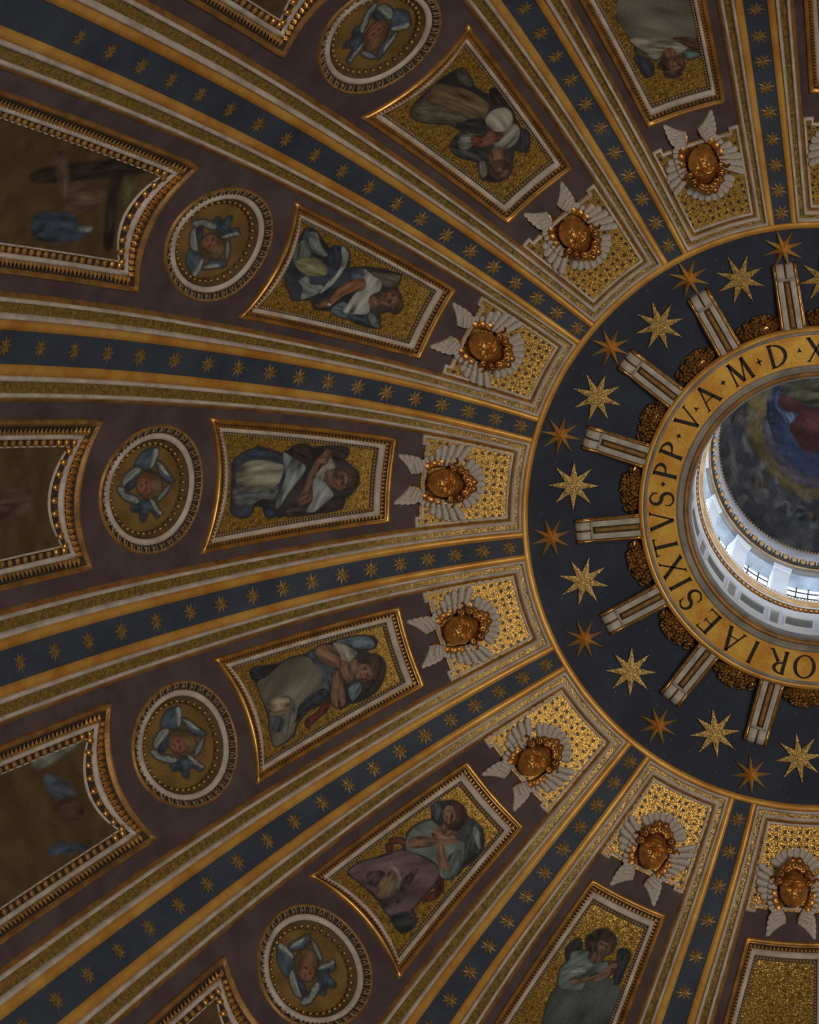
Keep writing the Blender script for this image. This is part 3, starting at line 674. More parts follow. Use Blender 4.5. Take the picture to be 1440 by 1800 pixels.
def face_marks(P):
    """eyes, brows, nose light and mouth for the face whose outline is P; up is towards the oculus"""
    c = P.mean(0); R = np.abs(P - c).max(0).mean(); out = []
    def el(col, x, y, a, b):
        t = np.linspace(0, 2 * PI, 9)[:-1]; out.append((col, c + np.stack([(x + a * np.cos(t)) * R, -(y + b * np.sin(t)) * R], 1)))
    for s in (-1, 1): el((40, 28, 22), s * .36, .18, .17, .09); el((56, 40, 31), s * .36, .36, .24, .06)
    el((112, 84, 66), 0, -.05, .09, .22); el((58, 34, 28), 0, -.45, .22, .07); el((104, 76, 60), 0, .62, .40, .16)
    return out

# ------------------------------------------------------------------ ornament pieces
def leaf_mesh(name, mat, w, l, h):
    """small pointed leaf: base at y=0, tip at y=l"""
    V = [(-w, 0, 0), (w, 0, 0), (-w, l * .45, h * .5), (w, l * .45, h * .5), (0, l, 0), (0, 0, h), (0, l * .45, h * 1.1)]
    F = [(0, 5, 6, 2), (5, 1, 3, 6), (2, 6, 4), (6, 3, 4)]
    o = mesh_obj(name, V, F, mat); me = o.data; bpy.data.objects.remove(o); return me
def ring_leaf_mesh(name, mat, w, l, h):
    """leaf tongue with a raised pale rim, as on the medallions"""
    t = np.linspace(-1, 1, 9); mb = MB()
    mb.tube(np.stack([w * np.sin(t * PI / 2), l * np.cos(t * PI / 2) ** .8, h * .7 + 0 * t], 1), .017, 5)
    mb.ball((0, l * .36, h * .3), (w * .32, l * .30, h * .6), 6, 4)
    o = mb.build(name, mat, None, True); me = o.data; bpy.data.objects.remove(o); return me
def egg_mesh(name, mat, a, b, c, nu=12, nv=8):
    o = MB().ball((0, 0, 0), (a, b, c), nu, nv).build(name, mat, None, True); me = o.data; bpy.data.objects.remove(o); return me
LEAF_MED = ring_leaf_mesh('leaf', M['beadm'], .075, .19, .05)
LEAF_LOW = leaf_mesh('leaf', M['roll'], .07, .20, .08)
EGG_LOW = egg_mesh('egg', M['bracketgold'], .088, .115, .075)

def along(outline, pitch, k, n):
    """evenly spaced stations on a closed outline: world point, tangent, inward direction, normal"""
    W, R = outline[:, 0], outline[:, 1]; P = dome(lat(k, W, R), R, n); P2 = np.concatenate([P, P[:1]])
    s = np.concatenate([[0], np.cumsum(np.linalg.norm(np.diff(P2, axis=0), axis=1))]); num = max(3, int(round(s[-1] / pitch)))
    q = (np.arange(num) + .5) / num * s[-1]
    pts = np.stack([np.interp(q, s, P2[:, i]) for i in range(3)], 1); tan = np.stack([np.interp(q + .02, s, P2[:, i]) - np.interp(q - .02, s, P2[:, i]) for i in range(3)], 1)
    tan /= np.linalg.norm(tan, axis=1)[:, None]
    c = dome(lat(k, W.mean(), R.mean()), R.mean(), n); frac = q / s[-1]
    wr = np.stack([np.interp(q, s, np.append(W, W[0])), np.interp(q, s, np.append(R, R[0]))], 1)
    return pts, tan, wr
def normal_at(k, w, r):
    g = lat(k, w, r); a = dome(g + .001, r, 0) - dome(g - .001, r, 0); b = dome(g, r - .01, 0) - dome(g, r + .01, 0); z = np.cross(a, b); return z / np.linalg.norm(z)
def station_frame(p, t, k, wr, inward):
    z = normal_at(k, *wr); x = t - z * (z @ t); x /= np.linalg.norm(x); y = np.cross(z, x)
    m = Matrix.Identity(4)
    for i, v in enumerate((x, y, z)):
        for j in range(3): m[j][i] = v[j]
    m.translation = p
    return m
def ornament_row(name, k, outline, n, pitch, part, mat, parent, at, smooth=False):
    """a joined row of tiny pieces along an outline; part = (V, F) in a local frame x along, y into the panel, z out"""
    pts, tan, wr = along(outline, pitch, k, n); mb = MB(); V0, F0 = part; V0 = np.asarray(V0, float)
    for p, t, w in zip(pts, tan, wr):
        m = np.array(station_frame(p, t, k, w, 1)); mb.add(V0 @ m[:3, :3].T + m[:3, 3] - at, F0)
    o = mb.build(name, mat, parent, smooth); o['kind'] = 'stuff'; return o
def ballVF(c, rad, nu=6, nv=4):
    b = MB().ball(c, rad, nu, nv); return b.V[0], b.F
TOOTH = ([(-.047, -.055, 0), (.047, -.055, 0), (.0, .055, .01), (-.03, -.05, .045), (.03, -.05, .045), (0, .03, .045)], [(0, 3, 5, 2), (4, 1, 2, 5), (3, 4, 5), (0, 1, 4, 3)])
BEAD = ballVF((0, 0, 0), (.03, .042, .03))

# ------------------------------------------------------------------ framed angel mosaics
def field_grid(k, hw, ra, rb, nu, nv, n, bow=None):
    u = np.linspace(-1, 1, nu); v = np.linspace(0, 1, nv)
    U, Vv = np.meshgrid(u, v); A = ra(U); B = rb(U); R = A + (B - A) * Vv; W = U * hw(R)
    P, F, uv = sheet(k, W, R, n)
    return P, F, uv, W, arc(R)
def angel_panel(k):
    at = dome(k, 12.7, 0); e = empty('angel_panel', loc=tuple(at))
    lab = {-4: 'framed mosaic panel cut off by the right edge at the top', 4: 'framed panel of bare gold mosaic at the bottom edge'}.get(k, 'gilt framed mosaic panel with the ' + LONG[k])
    tag(e, lab, 'mosaic panel', 'framed angel mosaics')
    O = angel_outline
    loft('gilt_moulding', k, [(O(-.06), -.02), (O(-.05), .04), (O(-.02), .09), (O(.02), .095), (O(.05), .06), (O(.055), .045), (O(.07), .045)], M['roll'], e, at)
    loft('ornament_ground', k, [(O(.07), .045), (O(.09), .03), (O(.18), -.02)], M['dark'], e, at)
    ornament_row('leaf_row', k, O(.122), .012, .10, TOOTH, M['roll'], e, at)
    loft('white_fillet', k, [(O(.17), -.04), (O(.175), .02), (O(.29), .02), (O(.30), -.04)], M['white'], e, at)
    loft('bead_ground', k, [(O(.30), -.03), (O(.32), -.06), (O(.385), -.08)], M['brown'], e, at)
    ornament_row('bead_row', k, O(.345), -.05, .085, BEAD, M['beadm'], e, at, True)
    i = .38; rin = 10.75 + i * 1.05
    P, F, uv, W, S = field_grid(k, lambda r: angel_half(r) - i * .9, lambda u: rin + 0 * u, lambda u: (14.72 - i * .80) - (.29 - .14 * i) * (1 - u * u), 150, 280, -.08)
    if ('angel', k) in PAINT: 
        sh = shapes_of(('angel', k)); face = [p for c, p in sh if len(p) == 12]
        C = paint(W, S, sh + (face_marks(face[-1]) if face else []), under=(38, 33, 31))
    else: C = np.zeros((len(P), 4))
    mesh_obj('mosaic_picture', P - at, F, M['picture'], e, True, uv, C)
for k in SECTORS: angel_panel(k)

# ------------------------------------------------------------------ oval medallions
MSHAPES = shapes_of(('medal', 0)); MC = np.array([0.0, float(arc(np.array(15.66)))])
MVAR = {-2: (.5, 1), -1: (.35, -1), 0: (0, 1), 1: (.12, 1), 2: (-.5, 1)}
def medallion(k):
    at = dome(k, MED_R, 0); e = empty('cherub_medallion', loc=tuple(at))
    tag(e, 'oval mosaic medallion of a winged cherub head %s the %s' % ('beneath', SHORT[k]), 'medallion', 'oval cherub medallions')
    O = med_outline
    loft('gilt_rim', k, [(O(1.02), -.02), (O(1.005), .05), (O(.985), .06), (O(.965), .03)], M['giltd'], e, at, smooth=False)
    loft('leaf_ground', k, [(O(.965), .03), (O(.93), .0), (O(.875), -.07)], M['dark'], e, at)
    pts, tan, wr = along(O(.885), .27, k, -.06)
    for p, t, w in zip(pts, tan, wr):
        m = station_frame(p - at, t, k, w, 1)
        inst('leaf', LEAF_MED, e, m @ Matrix.Rotation(.45, 4, 'X'))
    loft('white_ring', k, [(O(.88), -.10), (O(.87), -.03), (O(.83), -.01), (O(.79), -.03), (O(.775), -.09)], M['white'], e, at)
    loft('inner_cove', k, [(O(.775), -.06), (O(.76), -.09), (O(.75), -.09), (O(.66), -.24)], M['brown'], e, at)
    ornament_row('bead_row', k, O(.70), -.15, .20, ballVF((0, 0, 0), (.062, .06, .06), 8, 5), M['lgold2'], e, at, True)
    q = np.linspace(0, 1, 60); t = np.linspace(0, 2 * PI, 120); Q, T = np.meshgrid(q, t, indexing='ij')
    W = MED_A * .685 * Q * np.cos(T); R = MED_R + MED_B * .685 * Q * np.sin(T)
    V, F, uv = sheet(k, W, R, -.23)
    a, mir = MVAR.get(k, (0, 1)); msh = map_shapes(MSHAPES, MC + (0.02, .02), a, mir, .94)
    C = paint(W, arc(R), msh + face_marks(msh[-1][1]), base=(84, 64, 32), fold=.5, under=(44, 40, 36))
    mesh_obj('mosaic_picture', V - at, F, M['picture'], e, True, uv, C)
for k in (-2, -1, 0, 1, 2): medallion(k)

# ------------------------------------------------------------------ large lower panels, cut by the left edge of the picture
LOWLAB = {-2: 'sliver of a framed panel at the top edge beside the dark purple ground', -1: 'large framed mosaic with a dark wooden cross at the left edge',
          0: 'framed panel cut off by the left edge behind the round medallion', 1: 'large framed mosaic with pale robe and blue cloth at the left edge',
          2: 'corner of a gilt framed panel at the bottom edge'}
def low_panel(k):
    at = dome(k, 18.5, 0); e = empty('lower_mosaic_panel', loc=tuple(at)); tag(e, LOWLAB[k], 'mosaic panel', 'large lower mosaics')
    O = low_outline
    loft('gilt_moulding', k, [(O(-.04), -.02), (O(-.02), .05), (O(.02), .11), (O(.06), .11), (O(.09), .06), (O(.13), .03)], M['giltd'], e, at)
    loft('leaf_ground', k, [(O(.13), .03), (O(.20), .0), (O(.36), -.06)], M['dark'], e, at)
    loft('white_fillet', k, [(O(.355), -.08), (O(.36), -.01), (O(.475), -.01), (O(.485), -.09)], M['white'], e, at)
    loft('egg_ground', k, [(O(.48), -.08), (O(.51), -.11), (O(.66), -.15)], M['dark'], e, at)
    loft('thin_fillet', k, [(O(.655), -.17), (O(.66), -.11), (O(.69), -.11), (O(.70), -.17)], M['white'], e, at)
    ns = 22 + 10 + 22
    for kind, i, n, pitch in (('leaf', .335, -.035, .165), ('egg', .575, -.09, .30)):
        o = O(i); pts, tan, wr = along(o, pitch, k, n); side = MB()
        for p, t, w in zip(pts, tan, wr):
            m = station_frame(p - at, t, k, w, 1)
            if kind == 'leaf': m = m @ Matrix.Rotation(.5, 4, 'X')
            bow = w[1] < o[:, 1].min() + .26 and w[1] < 17.4
            if bow: inst(kind, LEAF_LOW if kind == 'leaf' else EGG_LOW, e, m)
            else:
                me = LEAF_LOW if kind == 'leaf' else EGG_LOW; V0 = np.array([v.co for v in me.vertices]) * .85; mm = np.array(m)
                side.add(V0 @ mm[:3, :3].T + mm[:3, 3], [tuple(f.vertices) for f in me.polygons])
        if side.n: tag(side.build(kind + '_row', M['giltd'], e, kind == 'egg'), kind='stuff')
    i = .69
    P, F, uv, W, S = field_grid(k, lambda r: low_half(r) - i * .92, lambda u: 16.70 + .23 * (1 - u * u) + i / 1.85, lambda u: LOW_END - i / 3.8 + 0 * u, 70, 110, -.16)
    sh = shapes_of(('low', k)) if ('low', k) in PAINT else ([((62, 66, 70), np.array([(-.7, arc(18.4)), (.2, arc(18.2)), (.9, arc(18.9)), (.5, arc(19.8)), (-.6, arc(19.7))])), ((70, 54, 44), np.array([(-.3, arc(17.6)), (.3, arc(17.6)), (.35, arc(18.2)), (-.25, arc(18.3))]))])
    C = paint(W, S, sh, base=(58, 44, 26), soft=.05)
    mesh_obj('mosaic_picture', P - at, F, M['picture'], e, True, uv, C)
for k in (-2, -1, 0, 1, 2): low_panel(k)

# ------------------------------------------------------------------ winged cherub heads on gold plates
def take(o): me = o.data; bpy.data.objects.remove(o); return me
def feather_mesh(name, bend=0.0):
    t = np.array([0, .15, .3, .45, .6, .72, .8, .86, .91, .95, .98, 1.0]); w = np.interp(t, [0, .8], [.38, .5]); tip = t > .8; w[tip] = .5 * np.sqrt(np.clip(1 - ((t[tip] - .8) / .2) ** 2, 0, 1)) + .01
    cx = bend * t ** 2; u = np.array([-1, -.92, -.6, -.12, 0, .12, .6, .92, 1]); hz = np.array([-.25, .12, .40, .42, .34, .42, .40, .12, -.25])
    V = np.array([[cx[i] + w[i] * a, t[i], h * (w[i] / .5) ** .6] for i in range(len(t)) for a, h in zip(u, hz)])
    return take(mesh_obj(name, V, grid_faces(len(t), 9, False, True), M['feather'], None, True))
FE = feather_mesh('feather'); FEL = feather_mesh('feather', 1.0); FER = feather_mesh('feather', -1.0)
def head_mesh():
    nu, nv = 88, 64; t = np.linspace(.02, PI - .02, nv); u = np.linspace(0, 2 * PI, nu, endpoint=False)
    D = np.stack([np.sin(t)[:, None] * np.cos(u), np.cos(t)[:, None] + 0 * u, np.sin(t)[:, None] * np.sin(u)], -1).reshape(-1, 3)
    V = D * (.262, .335, .27)
    low = np.clip(-D[:, 1], 0, 1); V[:, 0] *= 1 - .16 * low ** 2; V[:, 2] += .02 * low
    x, y, z = V.T; front = np.clip(D[:, 2] * 2.2, 0, 1)
    def g(cx, cy, sx, sy): return np.exp(-((x - cx) / sx) ** 2 - ((y - cy) / sy) ** 2)
    f = np.zeros(len(V))
    for s in (-1, 1):
        f += .045 * g(s * .13, -.085, .075, .075) - .062 * g(s * .098, .035, .055, .036) + .030 * g(s * .098, .03, .030, .020) + .022 * g(s * .10, .095, .075, .028) + .022 * g(s * .028, -.058, .020, .020)
    f += .075 * g(0, -.045, .030, .040) + .040 * g(0, .02, .024, .06)
    f += .036 * g(0, -.132, .058, .018) + .036 * g(0, -.178, .045, .018) - .034 * g(0, -.154, .062, .0085) + .040 * g(0, -.252, .06, .045) - .016 * g(0, -.212, .06, .018)
    V[:, 2] += f * front * 2.3
    V[:, 1] += .0
    return take(mesh_obj('head', V, grid_faces(nv, nu, True), M['relief'], None, True))
HEAD = head_mesh()
def hair_mesh():
    mb = MB(); rs = random.Random(3)
    mb.ball((0, .12, -.06), (.29, .32, .24), 20, 12)
    for ring, (num, a0, a1, rad, zz) in enumerate(((9, -5, 185, .29, .04), (7, 20, 160, .27, .14), (5, 48, 132, .21, .21))):
        for i in range(num):
            a = math.radians(a0 + (a1 - a0) * i / (num - 1) + rs.uniform(-5, 5)); c = np.array([rad * math.cos(a), .09 + (rad + .03) * math.sin(a), zz + rs.uniform(-.02, .02)])
            t = np.linspace(0, 2 * PI * 1.35, 11); q = .055 * (1 - .07 * t); s = rs.choice((-1, 1))
            mb.tube(np.stack([c[0] + q * np.cos(s * t + a), c[1] + q * np.sin(s * t + a), c[2] + .035 + .008 * t], 1), np.linspace(.046, .03, 11), 6)
            mb.ball(c + (0, 0, .06), .028, 6, 4)
    for s in (-.06, .07): mb.ball((s, .46, .16), (.075, .085, .08), 8, 6)
    return take(mb.build('hair', M['reliefd'], None, True))
HAIR = hair_mesh()
def arm_mesh(s):
    mb = MB()
    mb.tube([(s * .16, -.76, .05), (s * .14, -.68, .07), (s * .17, -.57, .09), (s * .27, -.45, .12), (s * .36, -.25, .14), (s * .39, -.02, .14), (s * .42, .18, .13), (s * .46, .38, .10)], [.015, .04, .05, .065, .08, .08, .065, .02], 8)
    for y, x in ((-.40, .31), (-.22, .38), (-.04, .42), (.13, .44), (.28, .45)): mb.ball((s * x, y, .15), (.095, .14, .085), 10, 7)
    return take(mb.build('wing_arm', M['reliefd'], None, True))
ARM = {-1: arm_mesh(-1), 1: arm_mesh(1)}
def eyelid_mesh(s):
    mb = MB(); a = np.linspace(.15 * PI, .85 * PI, 7)
    mb.tube(np.stack([s * .098 + .048 * np.cos(a), .028 + .022 * np.sin(a), 0 * a + .265 - .02 * np.abs(np.cos(a))], 1), .009, 5)
    return take(mb.build('eyelid', M['relief'], None, True))
LID = {-1: eyelid_mesh(-1), 1: eyelid_mesh(1)}
def put(name, me, parent, x, y, z, ang, L, wd, tilt=0.0):
    m = Matrix.Translation((x, y, z)) @ Matrix.Rotation(ang, 4, 'Z') @ Matrix.Rotation(tilt, 4, 'X') @ Matrix.Diagonal((wd, L, wd, 1))
    return inst(name, me, parent, m)
def plate_outline():
    """half outline of the gold plate in (w, r), from the top middle round the notched ear"""
    R = np.linspace(7.86, 10.10, 26); w = SEC / 2 * R - RW(5, R) + .015
    return R, w
def cherub(k):
    f = frame(k, 9.55, .03); e = empty('cherub_relief', f)
    tag(e, 'gilded cherub head with grey-white wings on gold plate above the %s' % SHORT[k] if k != -4 else 'gilded winged cherub cut off by the right edge at the top', 'relief', 'winged cherub reliefs')
    inv = np.array(f.inverted())
    def local(V): return V @ inv[:3, :3].T + inv[:3, 3]
    # plate ground
    R, w = plate_outline(); U = np.linspace(-1, 1, 12); W = w[:, None] * U; RR = R[:, None] + 0 * U
    keep_r = 9.985
    V, F, uv = sheet(k, W, RR, .035); cr = RR.ravel()[F].mean(1); cw = np.abs(W.ravel()[F]).mean(1)
    F = F[(cr < keep_r) | (cw > .90)]
    mesh_obj('plate_ground', local(V), F, M['plate'], e, True, uv)
    # white fillet round the plate, with the stepped ears
    def band(path, tw=.035):
        path = np.asarray(path, float); d = np.gradient(path, axis=0); 
        out = []
        for i, p in enumerate(path):
            out.append(p)
        return out
    ear = 10.11; hw = lambda r: SEC / 2 * r - RW(5, r)
    half = [(0, 7.86)] + [(hw(7.86) * t, 7.86) for t in (.5,)] + [(hw(r), r) for r in np.linspace(7.86, ear, 16)] + [(.895, ear), (.895, 9.975), (0, 9.975)]
    inn = [(0, 7.925)] + [((hw(7.925) - .065) * t, 7.925) for t in (.5,)] + [(hw(r) - .065, r) for r in np.linspace(7.925, ear - .065, 16)] + [(.96, ear - .065), (.96, 9.91), (0, 9.91)]
    A = np.array([(-a, b) for a, b in half[::-1]] + half[1:]); B = np.array([(-a, b) for a, b in inn[::-1]] + inn[1:])
    rows = [(A, .0), (A * .9 + B * .1, .085), (A * .2 + B * .8, .085), (B, .03)]
    Wm = np.array([o[:, 0] for o, n in rows]); Rm = np.array([o[:, 1] for o, n in rows]); Nm = np.array([np.full(len(o), n) for o, n in rows])
    V, F, uv = sheet(k, Wm, Rm, Nm); mesh_obj('plate_fillet', local(V), F[:, ::-1], M['white'], e, False, uv)
    # wings: fan behind the head, long side feathers, curved lower feathers
    for i in range(9):
        a = math.radians(-54 + 108 * i / 8); L = .56 - .06 * abs(a)
        put('feather', FE, e, .27 * math.sin(a), .36 + .26 * math.cos(a), .03 + .018 * (i % 2), -a, L, .19, .03)
    for s in (-1, 1):
        for i, (x, y, ang, L) in enumerate(((.43, .30, 54, .62), (.44, .19, 64, .60), (.44, .08, 74, .56), (.44, -.03, 84, .50), (.42, -.13, 93, .42))):
            put('feather', FE, e, s * x, y, .12 - .02 * i, -s * math.radians(ang), L, .18, .02)
        for i, (x, y, ang, L) in enumerate(((.42, .16, 68, .24), (.43, .06, 78, .24), (.42, -.04, 88, .24), (.40, -.15, 96, .26), (.36, -.26, 104, .30), (.31, -.36, 110, .32))):
            put('feather', FE, e, s * x, y, .17 - .012 * i, -s * math.radians(ang), L, .13, .04)
        for i, (x, y, ang, L) in enumerate(((.17, -.74, 116, .60), (.19, -.65, 112, .55), (.22, -.56, 108, .48), (.26, -.47, 106, .40))):
            put('feather', FEL if s > 0 else FER, e, s * x, y, .04 + .02 * i, -s * math.radians(ang), L, .165, .02)
        for i, (x, y, ang, L) in enumerate(((.19, -.62, 112, .30), (.22, -.54, 108, .30), (.26, -.46, 106, .30))):
            put('feather', FE, e, s * x, y, .12 + .01 * i, -s * math.radians(ang), L, .13, .04)
        inst('wing_arm', ARM[s], e, Matrix.Diagonal((1.22, 1.04, .9, 1)))
    tilt = {2: -.12, 1: .10, 3: .12, -2: .1, -1: -.08}.get(k, 0.0)
    h = inst('head', HEAD, e, Matrix.Translation((0, .03, .28)) @ Matrix.Rotation(tilt, 4, 'Z') @ Matrix.Rotation(-.12, 4, 'X') @ Matrix.Diagonal((1.36, 1.36, 1.2, 1)))
    inst('hair', HAIR, h, Matrix.Translation((0, .07, -.02)))
    for s in (-1, 1): inst('eyelid', LID[s], h)
for k in SECTORS: cherub(k)

# ------------------------------------------------------------------ big stars round the lantern ring
def ridge_star(name, mat, R, r, h, base, flat=False):
    V = [(0, 0, h)]; F = []
    for i in range(16):
        a = i * PI / 8; q = R if i % 2 == 0 else r; V.append((q * math.sin(a), q * math.cos(a), base if i % 2 == 0 or flat else -.01))
    for i in range(16): V.append((V[1 + i][0], V[1 + i][1], -.02))
    for i in range(16):
        j = (i + 1) % 16; F.append((0, 1 + j, 1 + i)); F.append((1 + i, 1 + j, 17 + j, 17 + i))
    o = mesh_obj(name, V, F, mat, None, False, np.array(V)[:, :2] + 5); return take(o)
MSTAR = ridge_star('mosaic_star', M['starmos'], .64, .225, .05, .045, True); RSTAR = ridge_star('relief_star', M['rstar'], .53, .16, .30, .03)
MS = {-4: 6.06, -3: 6.36, -2: 6.31, -1: 6.38, 0: 6.26, 1: 6.18, 2: 6.2, 3: 6.13, 4: 6.19}
for k, r in MS.items():
    sgk = {0: -.06, 1: .93, 2: 1.965, 3: 3.03, 4: 3.95, -1: -1.036, -2: -2.03, -3: -2.99, -4: -3.86}[k]
    o = inst('mosaic_star', MSTAR, None); o.matrix_world = frame(sgk, r, .03, {0: .1, 1: .3, 2: .05, 3: -.25, -1: .15, -2: .4}.get(k, .2))
    tag(o, 'flat gold mosaic star on dark blue, facing the cherub of the ' + (SHORT[k] if k != -4 else 'top right corner'), 'star', 'flat gold stars')
for i, (g, r) in enumerate(((-3.473, 6.87), (-2.512, 6.88), (-1.544, 6.8), (-.515, 6.85), (.452, 6.8), (1.464, 6.72), (2.503, 6.72), (3.51, 6.82))):
    o = inst('relief_star', RSTAR, None); o.matrix_world = frame(g, r, .03, (.2, .05, .3, .1, .25, -.1, .15, .3)[i])
    k = round(g - .5)
    tag(o, 'orange ridged star on dark blue between the %s and the %s' % (SHORT[k], SHORT[k + 1]), 'star', 'ridged orange stars')

# ------------------------------------------------------------------ inscription ring and scroll brackets
LA = np.array([.12, -.19, 0.0]); ZR = -.40                      # axis of the lantern, level of the ring
def turn(name, prof, mat, parent, a0=0.0, a1=2 * PI, seg=192, smooth=True, ctr=LA):
    """surface of revolution from (radius, z) pairs"""
    closed = a1 - a0 > 2 * PI - 1e-6; t = np.linspace(a0, a1, seg, endpoint=not closed)
    V = np.concatenate([np.stack([q * np.cos(t), q * np.sin(t), 0 * t + z], 1) for q, z in prof]) + ctr
    uv = np.concatenate([np.stack([t * 4, 0 * t + i * .2], 1) for i in range(len(prof))])
    return mesh_obj(name, V, grid_faces(len(prof), seg, closed), mat, parent, smooth, uv)
ring = empty('inscription_ring', loc=(0, 0, 0)); tag(ring, 'gold ring with black Roman capitals round the lantern opening', 'inscription ring')
turn('outer_moulding', [(4.64, .1), (4.64, ZR + .1), (4.62, ZR + .02), (4.56, ZR - .01), (4.51, ZR - .01), (4.50, ZR + .01)], M['gilt'], ring, smooth=False)
turn('grey_moulding', [(4.51, ZR + .01), (4.495, ZR - .03), (4.46, ZR - .04), (4.43, ZR - .03), (4.42, ZR)], M['grey'], ring, smooth=False)
turn('gold_band', [(4.425, ZR), (3.665, ZR)], M['ring'], ring)
turn('grey_moulding', [(3.67, ZR), (3.66, ZR - .04), (3.60, ZR - .05), (3.56, ZR - .04), (3.55, ZR - .01), (3.51, ZR - .01), (3.50, ZR)], M['grey'], ring, smooth=False)
turn('inner_gilt_moulding', [(3.50, ZR), (3.49, ZR - .03), (3.44, ZR - .04), (3.38, ZR - .02), (3.365, ZR + .02)], M['giltd'], ring, smooth=False)
turn('inner_lip', [(3.365, ZR + .02), (3.33, ZR + .05), (3.315, ZR + .15), (3.315, ZR + .6), (3.36, ZR + .8)], M['grey'], ring, smooth=False)

# ---- Roman capitals drawn with thick and thin strokes and serifs; x right, y up, height 1
def quad(a, b, w0, w1=None):
    a = np.array(a, float); b = np.array(b, float); d = (b - a) / np.linalg.norm(b - a); n = np.array([-d[1], d[0]]); w1 = w0 if w1 is None else w1
    return [a + n * w0 / 2, a - n * w0 / 2, b - n * w1 / 2, b + n * w1 / 2]
def serif(x, y, w=.26, h=.035, dy=1): return [(x - w / 2, y), (x + w / 2, y), (x + w * .22, y + dy * h * 1.4), (x - w * .22, y + dy * h * 1.4)]
def bowl(cx, cy, rx, ry, a0, a1, thick, thin, n=20, axis=0.0):
    t = np.radians(np.linspace(a0, a1, n)); w = thin + (thick - thin) * np.abs(np.cos(t - math.radians(axis))) ** 1.5; out = []
    for i in range(n - 1):
        q = []
        for j, s in ((i, 1), (i, 0), (i + 1, 0), (i + 1, 1)):
            q.append((cx + (rx - (0 if s else w[j])) * math.cos(t[j]), cy + (ry - (0 if s else w[j] * .9)) * math.sin(t[j])))
        out.append(q)
    return out
TK, TN = .150, .066
def glyph(c):
    if c == 'I': return [quad((0, 0), (0, 1), TK), serif(0, 0), serif(0, 1, dy=-1)]
    if c == 'T': return [quad((0, 0), (0, 1), TK), serif(0, 0), quad((-.36, .965), (.36, .965), .07), quad((-.36, 1), (-.33, .80), .06, .02), quad((.36, 1), (.33, .80), .06, .02)]
    if c == 'V': return [quad((-.33, 1), (.02, 0), TK), quad((.33, 1), (.02, 0), TN), serif(-.33, 1, dy=-1), serif(.33, 1, .22, dy=-1)]
    if c == 'A': return [quad((0, 1), (-.35, 0), TN), quad((-.02, 1.02), (.33, 0), TK), quad((-.22, .36), (.20, .36), .05), serif(-.35, 0, .22), serif(.33, 0)]
    if c == 'X': return [quad((-.31, 1), (.31, 0), TK), quad((.30, 1), (-.30, 0), TN), serif(-.31, 1, dy=-1), serif(.31, 0), serif(.30, 1, .2, dy=-1), serif(-.30, 0, .2)]
    if c == 'E': return [quad((-.2, 0), (-.2, 1), TK), quad((-.3, .03), (.27, .03), .06), quad((-.3, .97), (.25, .97), .06), quad((-.2, .52), (.16, .52), .05), quad((.27, 0), (.25, .2), .06, .02), quad((.25, 1), (.23, .82), .06, .02), quad((.16, .62), (.16, .42), .045)]
    if c == 'M': return [quad((-.38, 0), (-.31, 1), TN), quad((-.31, 1), (0, .05), TK), quad((.31, 1), (0, .05), TN), quad((.31, 1), (.38, 0), TK), serif(-.38, 0, .2), serif(.38, 0), serif(-.34, 1, .2, dy=-1), serif(.33, 1, .2, dy=-1)]
    if c == 'P': return [quad((-.2, 0), (-.2, 1), TK), serif(-.2, 0), serif(-.24, 1, .2, dy=-1)] + bowl(-.14, .73, .40, .27, -90, 90, TK, TN)
    if c == 'R': return [quad((-.26, 0), (-.26, 1), TK), serif(-.26, 0), serif(-.30, 1, .2, dy=-1), quad((.0, .5), (.36, .0), TK, .10), serif(.40, 0, .16)] + bowl(-.2, .74, .40, .26, -90, 90, TK, TN)
    if c == 'D': return [quad((-.3, 0), (-.3, 1), TK), serif(-.33, 0, .2), serif(-.33, 1, .2, dy=-1)] + bowl(-.26, .5, .62, .5, -90, 90, TK, TN)
    if c == 'O': return bowl(0, .5, .47, .51, 0, 360, TK, TN, 36)
    if c == 'S':
        t = np.linspace(0, 1, 34); P = []
        for q in t:
            if q < .5: a = math.radians(25 + 245 * q / .5); P.append((.0 + .225 * math.cos(a), .745 + .24 * math.sin(a)))
            else: a = math.radians(90 - 245 * (q - .5) / .5); P.append((.0 + .26 * math.cos(a), .255 + .255 * math.sin(a)))
        P = np.array(P); w = TN + (TK - TN) * np.sin(t * PI) ** 2; T = np.gradient(P, axis=0); T /= np.linalg.norm(T, axis=1)[:, None]; N = np.stack([-T[:, 1], T[:, 0]], 1)
        A = P + N * w[:, None] / 2; B = P - N * w[:, None] / 2
        return [[A[i], B[i], B[i + 1], A[i + 1]] for i in range(33)] + [quad((.225, .70), (.225, .92), .05), quad((-.25, .33), (-.25, .10), .05)]
    if c == '*': return [[(0, .62), (-.045, .545), (-.12, .5), (-.045, .455)], [(0, .62), (-.045, .455), (0, .38), (.045, .455)], [(0, .62), (.045, .455), (.12, .5), (.045, .545)]]
    if c == '+': return [quad((0, .66), (0, .34), .05), quad((-.13, .5), (.13, .5), .05), quad((-.05, .45), (.05, .55), .08)]
    if c == '^': return [[(-.02, .64), (-.05, .52), (-.12, .42), (.0, .46)], [(-.02, .64), (0, .46), (.12, .42), (.05, .52)]]
